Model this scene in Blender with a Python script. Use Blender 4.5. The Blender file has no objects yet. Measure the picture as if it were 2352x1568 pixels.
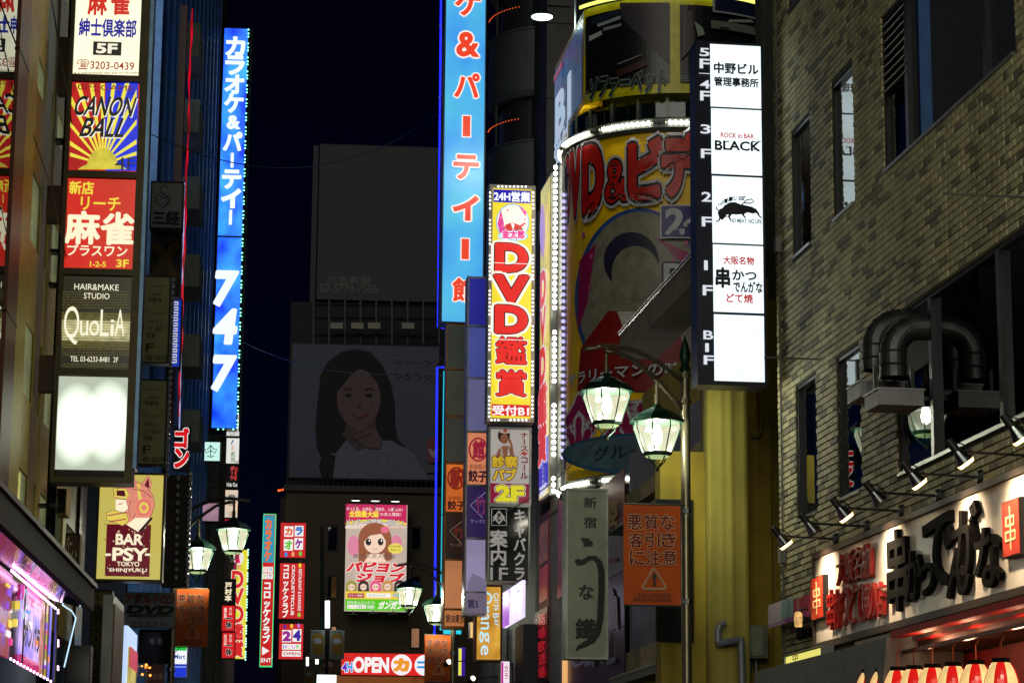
import bpy, math, random
from mathutils import Vector as Vec, Matrix
random.seed(7)
D = bpy.data; SC = bpy.context.scene; COL = SC.collection

# ------------------------------------------------------------------ camera
# photograph pixels below are in a 2352 x 1568 frame; 85 mm lens, tilted up, slight roll
F, CX, CY = 5553.0, 1176.0, 784.0
UP = Vec((224, 27784, F)).normalized()                 # world up seen from the camera (right, up, forward)
_f = Vec((0, 0, 1)); WY = (_f - UP * _f.dot(UP)).normalized(); WX = Vec((WY.y*UP.z-WY.z*UP.y, WY.z*UP.x-WY.x*UP.z, WY.x*UP.y-WY.y*UP.x))
if WX.x < 0: WX = -WX
CAM = Vec((0, 0, 1.6))
def c2w(v): return Vec((v.dot(WX), v.dot(WY), v.dot(UP)))
cd = D.cameras.new('camera'); cam = D.objects.new('camera', cd); COL.objects.link(cam); SC.camera = cam
cd.sensor_width = 36; cd.lens = 36 * F / 2352; cd.clip_start = .1; cd.clip_end = 3000
_r, _u, _b = c2w(Vec((1, 0, 0))), c2w(Vec((0, 1, 0))), c2w(Vec((0, 0, -1)))
cam.matrix_world = Matrix(((_r.x, _u.x, _b.x, CAM.x), (_r.y, _u.y, _b.y, CAM.y), (_r.z, _u.z, _b.z, CAM.z), (0, 0, 0, 1)))

# ------------------------------------------------------------------ world: night sky
w = D.worlds.new('World'); SC.world = w; w.use_nodes = True
nt = w.node_tree; bg = nt.nodes['Background']
sky = nt.nodes.new('ShaderNodeTexSky'); sky.sky_type = 'NISHITA'; sky.sun_disc = False
sky.sun_elevation = math.radians(50); sky.sun_rotation = math.radians(150)
tn = nt.nodes.new('ShaderNodeMix'); tn.data_type = 'RGBA'; tn.blend_type = 'MULTIPLY'; tn.inputs[0].default_value = 1; tn.inputs[7].default_value = (.16, .17, .9, 1)
nt.links.new(sky.outputs[0], tn.inputs[6]); nt.links.new(tn.outputs[2], bg.inputs[0]); bg.inputs[1].default_value = .0009
sun = D.objects.new('moon', D.lights.new('moon', 'SUN')); COL.objects.link(sun)  # soft warm fill from behind the viewer, added for the overall street glow
sun.data.energy = .55; sun.data.angle = math.radians(30); sun.data.color = (1, .95, .8)
sun.rotation_euler = Vec((.14, 1, -.28)).to_track_quat('-Z', 'Y').to_euler()
SC.view_settings.view_transform = 'Standard'; SC.view_settings.look = 'None'
SC.view_settings.exposure = 0; SC.view_settings.gamma = 1; SC.view_settings.use_curve_mapping = False
SC.cycles.use_denoising = True; SC.cycles.max_bounces = 6; SC.cycles.sample_clamp_indirect = 3
SC.cycles.transparent_max_bounces = 16; SC.cycles.caustics_reflective = False; SC.cycles.caustics_refractive = False

# ------------------------------------------------------------------ frames: photo pixel -> place
def ray(px, py): return c2w(Vec(((px-CX)/F, (CY-py)/F, 1)))
def V(px, py, d):
    r = ray(px, py); return CAM + r * (d / r.y)
def hdir(px):
    r = ray(px, 1896); return Vec((r.x, r.y, 0)).normalized()
DR, DL = hdir(400), hdir(730)                           # street directions of the right and left house rows
RP, LP = Vec((DR.y, -DR.x, 0)), Vec((DL.y, -DL.x, 0))   # across the street, to the right
class Fr:
    """A vertical plane: origin O, u horizontal, z up; w is the distance out of it towards the viewer."""
    def __init__(s, O, u):
        s.O, s.u = Vec(O), Vec(u).normalized(); s.n = Vec((-s.u.y*-1, 0, 0))
        s.n = s.u.cross(Vec((0, 0, 1))); s.rot = math.atan2(s.u.y, s.u.x)
    def uv(s, px, py):
        r = ray(px, py); t = (s.O-CAM).dot(s.n) / r.dot(s.n); p = CAM + r*t - s.O
        return p.dot(s.u), p.z
    def pos(s, u, v, w=0): return (u, -w, v)
    def P(s, px, py, w=0): return s.pos(*s.uv(px, py), w)
def front(px, py, d, side='R'): return Fr(V(px, py, d), {'R': RP, 'L': LP, 'X': Vec((1, .02, 0))}[side])
def rowR(wd, s0=20., z0=0.): return Fr(Vec((CAM.x, CAM.y, z0)) + DR*s0 + RP*wd, -DR)
def rowL(wd, s0=20., z0=0.): return Fr(Vec((CAM.x, CAM.y, z0)) + DL*s0 - LP*wd, DL)
class Cyl:
    def __init__(s, C, R, z0=0.): s.O, s.R, s.rot = Vec((C.x, C.y, z0)), R, 0.
    def uv(s, px, py):
        r = ray(px, py); a = r.x**2+r.y**2; ox, oy = CAM.x-s.O.x, CAM.y-s.O.y
        b = ox*r.x+oy*r.y; c = ox*ox+oy*oy-s.R**2; t = (-b - math.sqrt(max(0, b*b-a*c)))/a
        p = CAM + r*t - s.O
        return s.R*math.atan2(p.x, -p.y), p.z
    def pos(s, u, v, w=0):
        th = u/s.R; R = s.R + w; return (R*math.sin(th), -R*math.cos(th), v)
    def P(s, px, py, w=0): return s.pos(*s.uv(px, py), w)

# ------------------------------------------------------------------ materials
def lin(c): return tuple(((x/255+.055)/1.055)**2.4 if x > 10.3 else x/255/12.92 for x in c)
MATS = {}
def _new(key):
    m = D.materials.new(key); m.use_nodes = True; return m, m.node_tree, m.node_tree.nodes['Principled BSDF']
def paint(c, rough=.55, metal=0., var=.25, scale=6., bump=0., spec=.4, stain=0.):
    """real colour c (sRGB 0-255) with blotchy wear"""
    k = ('paint', c, rough, metal, var, scale, bump, spec, stain)
    if k in MATS: return MATS[k]
    m, t, b = _new('paint_%d_%d_%d' % c); N = t.nodes.new
    tc = N('ShaderNodeTexCoord'); no = N('ShaderNodeTexNoise'); no.inputs['Scale'].default_value = scale; no.inputs['Detail'].default_value = 6
    mr = N('ShaderNodeMapRange'); mr.inputs[3].default_value = 1-var; mr.inputs[4].default_value = 1+var*.6
    mr.inputs[1].default_value = .3; mr.inputs[2].default_value = .7
    hs = N('ShaderNodeHueSaturation'); hs.inputs['Color'].default_value = (*lin(c), 1)
    L = t.links.new; L(tc.outputs['Object'], no.inputs[0]); L(no.outputs[0], mr.inputs[0]); L(mr.outputs[0], hs.inputs['Value']); L(hs.outputs[0], b.inputs['Base Color'])
    if stain:
        ge = N('ShaderNodeNewGeometry'); mp = N('ShaderNodeMapping'); mp.inputs['Scale'].default_value = (1.6, 1.6, .22)
        n3 = N('ShaderNodeTexNoise'); n3.inputs['Scale'].default_value = 1.3; n3.inputs['Detail'].default_value = 5; n3.inputs['Roughness'].default_value = .65
        m3 = N('ShaderNodeMapRange'); m3.inputs[1].default_value = .35; m3.inputs[2].default_value = .65; m3.inputs[3].default_value = 1-stain; m3.inputs[4].default_value = 1+stain*.4
        mx = N('ShaderNodeMath'); mx.operation = 'MULTIPLY'
        L(ge.outputs['Position'], mp.inputs[0]); L(mp.outputs[0], n3.inputs[0]); L(n3.outputs[0], m3.inputs[0]); L(mr.outputs[0], mx.inputs[0]); L(m3.outputs[0], mx.inputs[1]); L(mx.outputs[0], hs.inputs['Value'])
    b.inputs['Roughness'].default_value = rough; b.inputs['Metallic'].default_value = metal; b.inputs['Specular IOR Level'].default_value = spec
    if bump:
        bp = N('ShaderNodeBump'); bp.inputs['Strength'].default_value = bump; bp.inputs['Distance'].default_value = .01
        n2 = N('ShaderNodeTexNoise'); n2.inputs['Scale'].default_value = scale*8
        L(tc.outputs['Object'], n2.inputs[0]); L(n2.outputs[0], bp.inputs['Height']); L(bp.outputs[0], b.inputs['Normal'])
    MATS[k] = m; return m
def glow(c, s=1., var=0., scale=1.5, gloss=.25, c2=None, sample=False, stretch=(1, 1, 1)):
    """backlit skin or lamp of colour c; var = unevenness of the tubes behind it"""
    k = ('glow', c, s, var, scale, gloss, c2, sample, stretch)
    if k in MATS: return MATS[k]
    m, t, b = _new('lit_%d_%d_%d' % c); L = t.links.new
    b.inputs['Base Color'].default_value = (*[x*.25 for x in lin(c)], 1); b.inputs['Roughness'].default_value = gloss
    b.inputs['Emission Color'].default_value = (*lin(c), 1); b.inputs['Emission Strength'].default_value = s
    if var or c2:
        N = t.nodes.new; tc = N('ShaderNodeTexCoord'); mp = N('ShaderNodeMapping'); mp.inputs['Scale'].default_value = stretch
        no = N('ShaderNodeTexNoise'); no.inputs['Scale'].default_value = scale; no.inputs['Detail'].default_value = 2
        mr = N('ShaderNodeMapRange'); mr.inputs[1].default_value = .35; mr.inputs[2].default_value = .65
        L(tc.outputs['Object'], mp.inputs[0]); L(mp.outputs[0], no.inputs[0]); L(no.outputs[0], mr.inputs[0])
        if c2:
            mx = N('ShaderNodeMix'); mx.data_type = 'RGBA'; mx.inputs[6].default_value = (*lin(c), 1); mx.inputs[7].default_value = (*lin(c2), 1)
            L(mr.outputs[0], mx.inputs[0]); L(mx.outputs[2], b.inputs['Emission Color'])
        if var:
            m2 = N('ShaderNodeMapRange'); m2.inputs[3].default_value = s*(1-var); m2.inputs[4].default_value = s*(1+var*.5)
            L(mr.outputs[0], m2.inputs[0]); L(m2.outputs[0], b.inputs['Emission Strength'])
    m.cycles.emission_sampling = 'FRONT' if sample else 'NONE'
    MATS[k] = m; return m
def glass(tint=(20, 26, 34), ior=2.6, rough=.01, wob=0.):
    k = ('glass', tint, ior, rough, wob)
    if k in MATS: return MATS[k]
    m, t, b = _new('window_glass'); t.nodes.remove(b); N = t.nodes.new; L = t.links.new
    fr = N('ShaderNodeFresnel'); fr.inputs[0].default_value = ior
    tr = N('ShaderNodeBsdfTransparent'); tr.inputs[0].default_value = (.55, .6, .62, 1)
    gl = N('ShaderNodeBsdfGlossy'); gl.inputs['Roughness'].default_value = rough; gl.inputs[0].default_value = (.9, .95, .95, 1)
    mx = N('ShaderNodeMixShader'); L(fr.outputs[0], mx.inputs[0]); L(tr.outputs[0], mx.inputs[1]); L(gl.outputs[0], mx.inputs[2])
    if wob:
        tc = N('ShaderNodeTexCoord'); no = N('ShaderNodeTexNoise'); no.inputs['Scale'].default_value = 1.2
        bp = N('ShaderNodeBump'); bp.inputs['Strength'].default_value = wob; bp.inputs['Distance'].default_value = .05
        L(tc.outputs['Object'], no.inputs[0]); L(no.outputs[0], bp.inputs['Height']); L(bp.outputs[0], gl.inputs['Normal'])
    L(mx.outputs[0], t.nodes['Material Output'].inputs[0]); MATS[k] = m; return m

METAL = paint((120, 122, 120), .35, .8, .15); DARK = paint((28, 28, 30), .5, .3); WHITEP = paint((205, 205, 200), .5)
STEEL = paint((150, 155, 158), .25, 1., .2)

# ------------------------------------------------------------------ meshes and objects
class MB:
    def __init__(s): s.v, s.f, s.mi, s.ms = [], [], [], []
    def m(s, mat):
        if mat not in s.ms: s.ms.append(mat)
        return s.ms.index(mat)
    def add(s, vs, fs, mat):
        o = len(s.v); s.v += [tuple(v) for v in vs]; k = s.m(mat)
        for f in fs: s.f.append([o+i for i in f]); s.mi.append(k)
    def poly(s, pts, mat): s.add(pts, [list(range(len(pts)))], mat)
    def box(s, x0, x1, y0, y1, z0, z1, mat):
        if x0 > x1: x0, x1 = x1, x0
        if y0 > y1: y0, y1 = y1, y0
        if z0 > z1: z0, z1 = z1, z0
        s.add([(x0,y0,z0),(x1,y0,z0),(x1,y1,z0),(x0,y1,z0),(x0,y0,z1),(x1,y0,z1),(x1,y1,z1),(x0,y1,z1)],
              [(0,3,2,1),(4,5,6,7),(0,1,5,4),(1,2,6,5),(2,3,7,6),(3,0,4,7)], mat)
    def tube(s, pts, r, mat, n=8, cap=True):
        pts = [Vec(p) for p in pts]; rs = r if isinstance(r, (list, tuple)) else [r]*len(pts); vs, fs = [], []
        a = None
        for i, p in enumerate(pts):
            t = (pts[min(i+1, len(pts)-1)] - pts[max(i-1, 0)])
            if t.length < 1e-9: t = Vec((0, 0, 1))
            t.normalize()
            if a is None: a = t.cross(Vec((0, 0, 1)) if abs(t.z) < .9 else Vec((1, 0, 0)))
            a = a - t*a.dot(t); a.normalize(); b = t.cross(a)
            for k in range(n):
                q = 2*math.pi*k/n; vs.append(p + (a*math.cos(q) + b*math.sin(q))*rs[i])
        for i in range(len(pts)-1):
            for k in range(n): fs.append((i*n+k, i*n+(k+1) % n, (i+1)*n+(k+1) % n, (i+1)*n+k))
        if cap: fs += [list(range(n))[::-1], [(len(pts)-1)*n+k for k in range(n)]]
        s.add(vs, fs, mat)
    def lathe(s, prof, mat, n=12, c=(0, 0, 0), ph=0.):
        vs, fs = [], []
        for r, z in prof:
            for k in range(n):
                q = 2*math.pi*(k+ph)/n; vs.append((c[0]+r*math.cos(q), c[1]+r*math.sin(q), c[2]+z))
        for i in range(len(prof)-1):
            for k in range(n): fs.append((i*n+k, i*n+(k+1) % n, (i+1)*n+(k+1) % n, (i+1)*n+k))
        s.add(vs, fs, mat)
    def mesh(s, name, smooth=False):
        me = D.meshes.new(name); me.from_pydata(s.v, [], s.f)
        for mt in s.ms: me.materials.append(mt)
        me.polygons.foreach_set('material_index', s.mi)
        if smooth: me.polygons.foreach_set('use_smooth', [True]*len(s.f))
        me.update(); return me
    def build(s, name, parent=None, label=None, kind=None, smooth=False, loc=None, rot=None):
        o = D.objects.new(name, s.mesh(name, smooth)); COL.objects.link(o)
        if parent is not None: o.parent = parent
        if label: o['label'] = label
        if kind: o['kind'] = kind
        if loc is not None: o.location = loc
        if rot is not None: o.rotation_euler = rot
        return o
def thing(name, label, cat, fr=None, loc=None, rot=0., group=None):
    o = D.objects.new(name, None); COL.objects.link(o); o.empty_display_size = .2
    o.location = fr.O if fr else (loc or (0, 0, 0)); o.rotation_euler = (0, 0, fr.rot if fr else rot)
    o['label'] = label; o['category'] = cat
    if group: o['group'] = group
    return o
def inst(name, me, parent, loc, label=None, rot=None, scale=None):
    o = D.objects.new(name, me); COL.objects.link(o); o.parent = parent; o.location = loc
    if rot: o.rotation_euler = rot
    if scale: o.scale = scale
    if label: o['label'] = label
    return o
def lamp(parent, kind, loc, energy, color=(1, 1, 1), size=.05, spot=None, aim=None, blend=.6):
    l = D.lights.new(kind.lower()+'_light', kind); l.energy = energy; l.color = color; l.shadow_soft_size = size
    if spot: l.spot_size = math.radians(spot); l.spot_blend = blend
    o = D.objects.new('lamp_light', l); COL.objects.link(o); o.parent = parent; o.location = loc
    if aim is not None: o.rotation_euler = (Vec(aim)-Vec(loc)).to_track_quat('-Z', 'Y').to_euler()
    return o
_ball = {}
def ball(r, mat, n=8):
    k = (round(r, 4), mat.name, n)
    if k not in _ball:
        mb = MB(); pr = [(max(.0005, r*math.sin(math.pi*i/(n//2))), -r*math.cos(math.pi*i/(n//2))) for i in range(n//2+1)]
        mb.lathe(pr, mat, n); _ball[k] = mb.mesh('bulb', True)
    return _ball[k]

# ------------------------------------------------------------------ lettering
_g = {}
def glyph(s, off=0., ext=0.):
    k = (s, off, ext)
    if k not in _g:
        c = D.curves.new('t', 'FONT'); c.body = s; c.offset = off; c.extrude = ext; c.resolution_u = 3 if len(s) > 1 else 4
        o = D.objects.new('t', c); m = o.to_mesh()
        vs = [(v.co.x, v.co.y, v.co.z) for v in m.vertices]; fs = [list(p.vertices) for p in m.polygons]
        o.to_mesh_clear(); D.objects.remove(o); D.curves.remove(c)
        _g[k] = (vs, fs)
    return _g[k]
def bb(vs): return min(v[0] for v in vs), max(v[0] for v in vs), min(v[1] for v in vs), max(v[1] for v in vs)
def clip(poly, x0, y0, x1, y1):
    def side(p, ax, lim, keep):
        out = []
        for i in range(len(p)):
            a, b = p[i-1], p[i]; ia, ib = keep(a[ax], lim), keep(b[ax], lim)
            if ia != ib:
                t = (lim-a[ax])/(b[ax]-a[ax]); out.append((a[0]+t*(b[0]-a[0]), a[1]+t*(b[1]-a[1])))
            if ib: out.append(b)
        return out
    ge, le = (lambda v, l: v >= l), (lambda v, l: v <= l)
    for ax, lim, kp in ((0, x0, ge), (0, x1, le), (1, y0, ge), (1, y1, le)):
        if poly: poly = side(poly, ax, lim, kp)
    return poly

class Sign:
    """One sign: all coordinates are photograph pixels on the frame's surface."""
    def __init__(s, fr, parent, lit=1., z=0., step=.003):
        s.fr, s.root, s.lit, s.z, s.step, s.parts = fr, parent, lit, z, step, {}
    def mb(s, part): return s.parts.setdefault(part, MB())
    def mat(s, c):
        if not isinstance(c, tuple): return c
        return glow(c, s.lit) if s.lit else paint(c, .4, 0, .1)
    def rect(s, x0, y0, x1, y1, c, part='face', seg=None, z=None):
        fr = s.fr; xm, ym = (x0+x1)/2, (y0+y1)/2
        u0, u1 = fr.uv(x0, ym)[0], fr.uv(x1, ym)[0]; v0, v1 = fr.uv(xm, y1)[1], fr.uv(xm, y0)[1]
        if z is None: s.z += s.step; z = s.z
        seg = seg or (14 if isinstance(fr, Cyl) else 1); mb = s.mb(part); mt = s.mat(c)
        for i in range(seg):
            a, b = u0+(u1-u0)*i/seg, u0+(u1-u0)*(i+1)/seg
            mb.poly([fr.pos(a, v0, z), fr.pos(b, v0, z), fr.pos(b, v1, z), fr.pos(a, v1, z)], mt)
    def poly(s, pts, c, part='picture', box=None):
        if box: pts = clip(pts, *box)
        if len(pts) < 3: return
        if isinstance(s.fr, Cyl):
            s.z += s.step; mt = s.mat(c); x0, x1 = min(p[0] for p in pts), max(p[0] for p in pts); y0, y1 = min(p[1] for p in pts)-1, max(p[1] for p in pts)+1; n = max(1, int((x1-x0)/9))
            for i in range(n):
                k = clip(pts, x0+(x1-x0)*i/n, y0, x0+(x1-x0)*(i+1)/n, y1)
                if len(k) < 3: continue
                q = [s.fr.P(x, y, s.z) for x, y in k]; s.mb(part).poly(q, mt)
            return
        s.z += s.step; q = [s.fr.P(x, y, s.z) for x, y in pts]
        a = sum((q[i-1][0]*q[i][2]-q[i][0]*q[i-1][2]) for i in range(len(q)))
        s.mb(part).poly(q if a > 0 else q[::-1], s.mat(c))
    def ell(s, cx, cy, rx, ry, c, part='picture', a0=0, a1=360, n=28, box=None):
        s.poly([(cx+rx*math.cos(math.radians(a0+(a1-a0)*i/n)), cy+ry*math.sin(math.radians(a0+(a1-a0)*i/n))) for i in range(n)], c, part, box)
    def ring(s, cx, cy, rx, ry, wd, c, part='picture', a0=0, a1=360, n=32):
        pts = [(cx+rx*math.cos(math.radians(a0+(a1-a0)*i/n)), cy+ry*math.sin(math.radians(a0+(a1-a0)*i/n))) for i in range(n+1)]
        s.stroke(pts, wd, c, part)
    def stroke(s, pts, wd, c, part='lettering'):
        s.z += s.step; mb = s.mb(part); mt = s.mat(c); L, R = [], []
        ws = wd if isinstance(wd, (list, tuple)) else [wd]*len(pts)
        for i, p in enumerate(pts):
            a, b = pts[max(0, i-1)], pts[min(len(pts)-1, i+1)]; dx, dy = b[0]-a[0], b[1]-a[1]; l = math.hypot(dx, dy) or 1
            nx, ny = -dy/l*ws[i]/2, dx/l*ws[i]/2; L.append((p[0]+nx, p[1]+ny)); R.append((p[0]-nx, p[1]-ny))
        for i in range(len(pts)-1):
            q = [s.fr.P(x, y, s.z) for x, y in (L[i], L[i+1], R[i+1], R[i])]
            mb.poly(q, mt)
    def _put(s, vs2, fs, c, part, z, flip=False):
        s.mb(part).add([s.fr.pos(x, y, z + zz) for x, y, zz in vs2], fs, s.mat(c))
    def text(s, t, x0, y0, x1, y1, c, w=.012, vert=False, out=None, shear=0., part='lettering', rot=False, ext=0., grid=None):
        """fit t into the pixel box. out = (colour, offset) or a list of them, widest first; rot = turned clockwise"""
        fr = s.fr; xm, ym = (x0+x1)/2, (y0+y1)/2
        U0, U1 = fr.uv(x0, ym)[0], fr.uv(x1, ym)[0]; V0, V1 = fr.uv(xm, y1)[1], fr.uv(xm, y0)[1]
        jobs = [(o[0], o[1]+w) for o in (out if isinstance(out, list) else [out] if out else [])] + [(c, w)]
        cells = []; py_h = (y1-y0)/(len(t) if vert else 1); big = max(py_h, (x1-x0) if vert or rot or len(t) == 1 else 0) > 24
        if vert:
            n = len(t); H = (V1-V0)/n
            for i, x in enumerate(t):
                if x != ' ': cells.append((x, U0, U1, V1-(i+1)*H + H*.03, V1-i*H - H*.03, 'em', 0., 0.))
        else:
            B = bb(glyph(t)[0]); sh = shear
            if sh: q = [p[0]+p[1]*sh for p in glyph(t)[0]]; B = (min(q), max(q), B[2], B[3])
            if rot: B = (B[2], B[3], -B[1], -B[0])
            KX, KY = (U1-U0)/(B[1]-B[0]), (V1-V0)/max(1e-6, B[3]-B[2])
            if big and len(t) > 1:
                for i, x in enumerate(t):
                    if x != ' ': cells.append((x, 0, 0, 0, 0, 'run', bb(glyph(t[:i+1])[0])[1]-bb(glyph(x)[0])[1], 0.))
            else: cells.append((t, 0, 0, 0, 0, 'run', 0., 0.))
        zs = []
        for _ in jobs: s.z += s.step; zs.append(s.z)
        if 'L' in s.__dict__ or True: s.L = s.__dict__.get('L', 0)
        for x, a, b, e, f, mode, dx, _ in cells:
            pn = part
            if big and part == 'lettering': s.L += 1; pn = 'letter#%d' % s.L
            for (col, off), z in zip(jobs, zs):
                o0 = min(off, .022); ex = off-o0
                if any(ord(q) > 0x3400 for q in x):
                    o0, ex = 0., off
                    if py_h < 13: ex = 0.
                elif py_h < 13: o0, ex = min(off, .02), 0.
                if ext: o0, ex = off, 0.
                vs, fs = glyph(x, o0, ext)
                dirs = [(0, 0)] if ex < .004 else [(ex*math.cos(k*math.pi/4), ex*math.sin(k*math.pi/4)) for k in range(8)]
                vs = [(p[0]+dx, p[1], p[2]) for p in vs]
                if shear: vs = [(p[0]+p[1]*shear, p[1], p[2]) for p in vs]
                if rot: vs = [(p[1], -p[0], p[2]) for p in vs]
                if mode == 'em':
                    if x in 'ー-~…': vs = [(.5+(p[1]-.38), .38-(p[0]-.5), p[2]) for p in vs]
                    if ord(x) < 256:
                        g0 = bb(glyph(x)[0]); bx0, bx1, by0, by1 = g0[0]-.05, g0[1]+.05, g0[2]-.05, g0[3]+.05
                    else: bx0, bx1, by0, by1 = .04, .96, -.08, .84
                    kx, ky = (b-a)/(bx1-bx0), (f-e)/(by1-by0); ux, vy = a, e
                    if ord(x) < 256: kx = min(kx, ky*1.1); ux = (a+b)/2-(bx1-bx0)*kx/2
                else: kx, ky, bx0, by0, ux, vy = KX, KY, B[0], B[2], U0, V0
                for n_, (ox, oy) in enumerate(dirs):
                    s._put([(ux+(p[0]+ox-bx0)*kx, vy+(p[1]+oy-by0)*ky, p[2]) for p in vs], fs, col, pn, z+n_*s.step*.05)
    def lines(s, x0, y0, x1, y1, n, c, fill=.5, part='lettering'):
        """rows of print too small to read"""
        h = (y1-y0)/n
        for i in range(n):
            x = x0
            while x < x1-1:
                l = random.uniform(.5, 1.4)*h*fill*2
                s.rect(x, y0+i*h, min(x1, x+l), y0+i*h+h*fill, c, part, z=s.z+s.step); x += l + h*fill*random.choice((.4, .4, 1.3))
        s.z += s.step
    def frame(s, x0, y0, x1, y1, wd, mat, proud=.02, part='frame', depth=.2, seg=None):
        """box frame round the px rect, wd px wide outside it; body goes back by depth"""
        fr = s.fr; xm, ym = (x0+x1)/2, (y0+y1)/2
        u0, u1 = fr.uv(x0, ym)[0], fr.uv(x1, ym)[0]; v0, v1 = fr.uv(xm, y1)[1], fr.uv(xm, y0)[1]
        k = (u1-u0)/(x1-x0) if x1 != x0 else 1; k = abs((v1-v0)/(y1-y0)) if isinstance(fr, Fr) and abs(k) > abs((v1-v0)/(y1-y0))*1.6 else abs(k)
        q = wd*k; mb = s.mb(part)
        mb.box(u0-q, u0, -proud, depth, v0-q, v1+q, mat); mb.box(u1, u1+q, -proud, depth, v0-q, v1+q, mat)
        mb.box(u0, u1, -proud, depth, v1, v1+q, mat); mb.box(u0, u1, -proud, depth, v0-q, v0, mat)
        mb.box(u0, u1, .002, depth, v0, v1, mat)
    def done(s, label=None):
        out = {}
        for n, mb in s.parts.items():
            if mb.f: out[n] = mb.build(n.split('#')[0], s.root, kind='stuff' if n in ('lettering', 'print', 'picture', 'petal') and len(mb.f) > 1 else None)
        return out
def bulbs(fr, parent, pts, r, mat, name='bulb', w=.02, single=True, n=8):
    if single and len(pts) <= 300:
        for x, y in pts: inst(name, ball(r, mat, n), parent, fr.P(x, y, w))
    else:
        mb = MB(); src = ball(r, mat, 6); vs = [v.co.copy() for v in src.vertices]; fs = [list(p.vertices) for p in src.polygons]
        for x, y in pts:
            c = Vec(fr.P(x, y, w)); mb.add([c+v for v in vs], fs, mat)
        mb.build(name+'_strip', parent, kind='stuff')
def path(pts, step):
    out = []; carry = 0.
    for (ax, ay), (bx, by) in zip(pts, pts[1:]):
        l = math.hypot(bx-ax, by-ay); t = carry
        while t < l: out.append((ax+(bx-ax)*t/l, ay+(by-ay)*t/l)); t += step
        carry = t-l
    return out
def lbox(name, label, cat, px, d, side, x0, y0, x1, y1, face, lit=1., wd=3, fm=None, depth=.2, group=None, sample=False, own=None):
    """light box facing the viewer"""
    fr = own or front((x0+x1)/2, y1, d, side)
    t = thing(name, label, cat, fr, group=group); s = Sign(fr, t, lit, step=.002*d/25)
    s.frame(x0, y0, x1, y1, wd, fm or METAL, proud=.03, depth=depth)
    if isinstance(face, tuple): face = glow(face, lit, .12, 1.5, sample=sample) if lit else paint(face, .4, 0, .12)
    s.rect(x0, y0, x1, y1, face); return s
# ================================================================== SETTING: ground
def proj(p):
    v = Vec(p)-CAM; c = (v.dot(_r), v.dot(_u), -v.dot(_b)); return CX+F*c[0]/c[2], CY-F*c[1]/c[2], c[2]
mb = MB(); mb.poly([(-600, -300, 0), (600, -300, 0), (600, 1500, 0), (-600, 1500, 0)], paint((70, 70, 72), .8)); mb.build('ground', kind='structure')
mb = MB(); mb.poly([tuple(CAM*0 + DL*a + LP*b + Vec((0, 0, .004))) for a, b in ((-20, -1.3), (-20, 4.2), (140, 4.2), (140, -1.3))], paint((52, 52, 54), .45, 0, .3, 2, .4)); mb.build('road', kind='structure')
for b0, b1 in ((-2.4, -1.3), (4.2, 5.2)):
    mb = MB(); q = [CAM*0 + DL*a + LP*b for a, b in ((-20, b0), (-20, b1), (140, b1), (140, b0))]
    mb.add([tuple(p) for p in q]+[tuple(p+Vec((0, 0, .12))) for p in q], [(0,1,2,3),(4,5,6,7),(0,1,5,4),(1,2,6,5),(2,3,7,6),(3,0,4,7)], paint((120, 116, 108), .7)); mb.build('pavement', kind='structure')

# ================================================================== BRICK BUILDING (right)
W = rowR(6.0, 20.)
bk = thing('brick_building', 'tall beige brick building filling the right side, with dark windows over a skewer restaurant', 'building', W)
UF = W.uv(1787, 800)[0]; UN = 6.4; VB, VT = 2.3, 13.
def op(a, b, c, d):      # px corners TL TR BL BR -> rect on the wall
    p = [W.uv(*q) for q in (a, b, c, d)]
    return ((p[0][0]+p[2][0])/2, (p[1][0]+p[3][0])/2, (p[2][1]+p[3][1])/2, (p[0][1]+p[1][1])/2)
WIN = [op((1819, 303), (1861, 260), (1821, 596), (1867, 556)), op((1909, 197), (1959, 145), (1917, 508), (1967, 462)),
       op((1827, 887), (1876, 857), (1835, 1197), (1879, 1173)), op((1922, 819), (1976, 790), (1929, 1152), (1981, 1122))]
b0 = op((2060, 722), (2352, 525), (2062, 1100), (2352, 945)); BIG = (b0[0], 5.6, b0[2], b0[3])
a0 = W.uv(2029, 200)[0]; a1 = W.uv(2336, 100)[0]; UPW = (a0, a1, (W.uv(2046, 395)[1]+W.uv(2334, 108)[1])/2, W.uv(2029, 40)[1])
s0 = W.uv(1812, 30); SM = (s0[0], W.uv(1850, 0)[0], s0[1], s0[1]+1.4)
OPEN = WIN + [BIG, UPW, SM]
mort = paint((66, 64, 50), .9, 0, .3, 9)
mb = MB(); us = sorted({UF, UN} | {u for o in OPEN for u in o[:2]}); vs_ = sorted({0., VB, VT} | {v for o in OPEN for v in o[2:]})
for i in range(len(us)-1):
    for j in range(len(vs_)-1):
        uc, vc = (us[i]+us[i+1])/2, (vs_[j]+vs_[j+1])/2
        if vs_[j] < VB-.01 and False: continue
        if any(o[0] < uc < o[1] and o[2] < vc < o[3] for o in OPEN): continue
        if vs_[j] >= VT: continue
        mb.box(us[i], us[i+1], 0, .16, vs_[j], vs_[j+1], mort)
mb.build('wall', bk)
mb = MB()
mb.box(UF, UF+.16, .16, 8, 0, VT, mort); mb.box(UF, UN, 7.9, 8, 0, VT, mort); mb.box(UN-.16, UN, .16, 7.9, 0, VT, mort); mb.box(UF, UN, .0, 8, VT, VT+.2, mort)
mb.build('shell', bk)
BRK = [paint(c, .75, 0, .22, 14, .25, stain=.28) for c in ((178, 172, 132), (168, 162, 124), (182, 172, 130), (162, 156, 120))] + [paint(c, .75, 0, .22, 14, .25, stain=.28) for c in ((116, 108, 84), (126, 116, 92), (106, 102, 82))]
H, Lb, MOD = .0625, .2275, 1.41
_bm = [None]*len(BRK)
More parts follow.
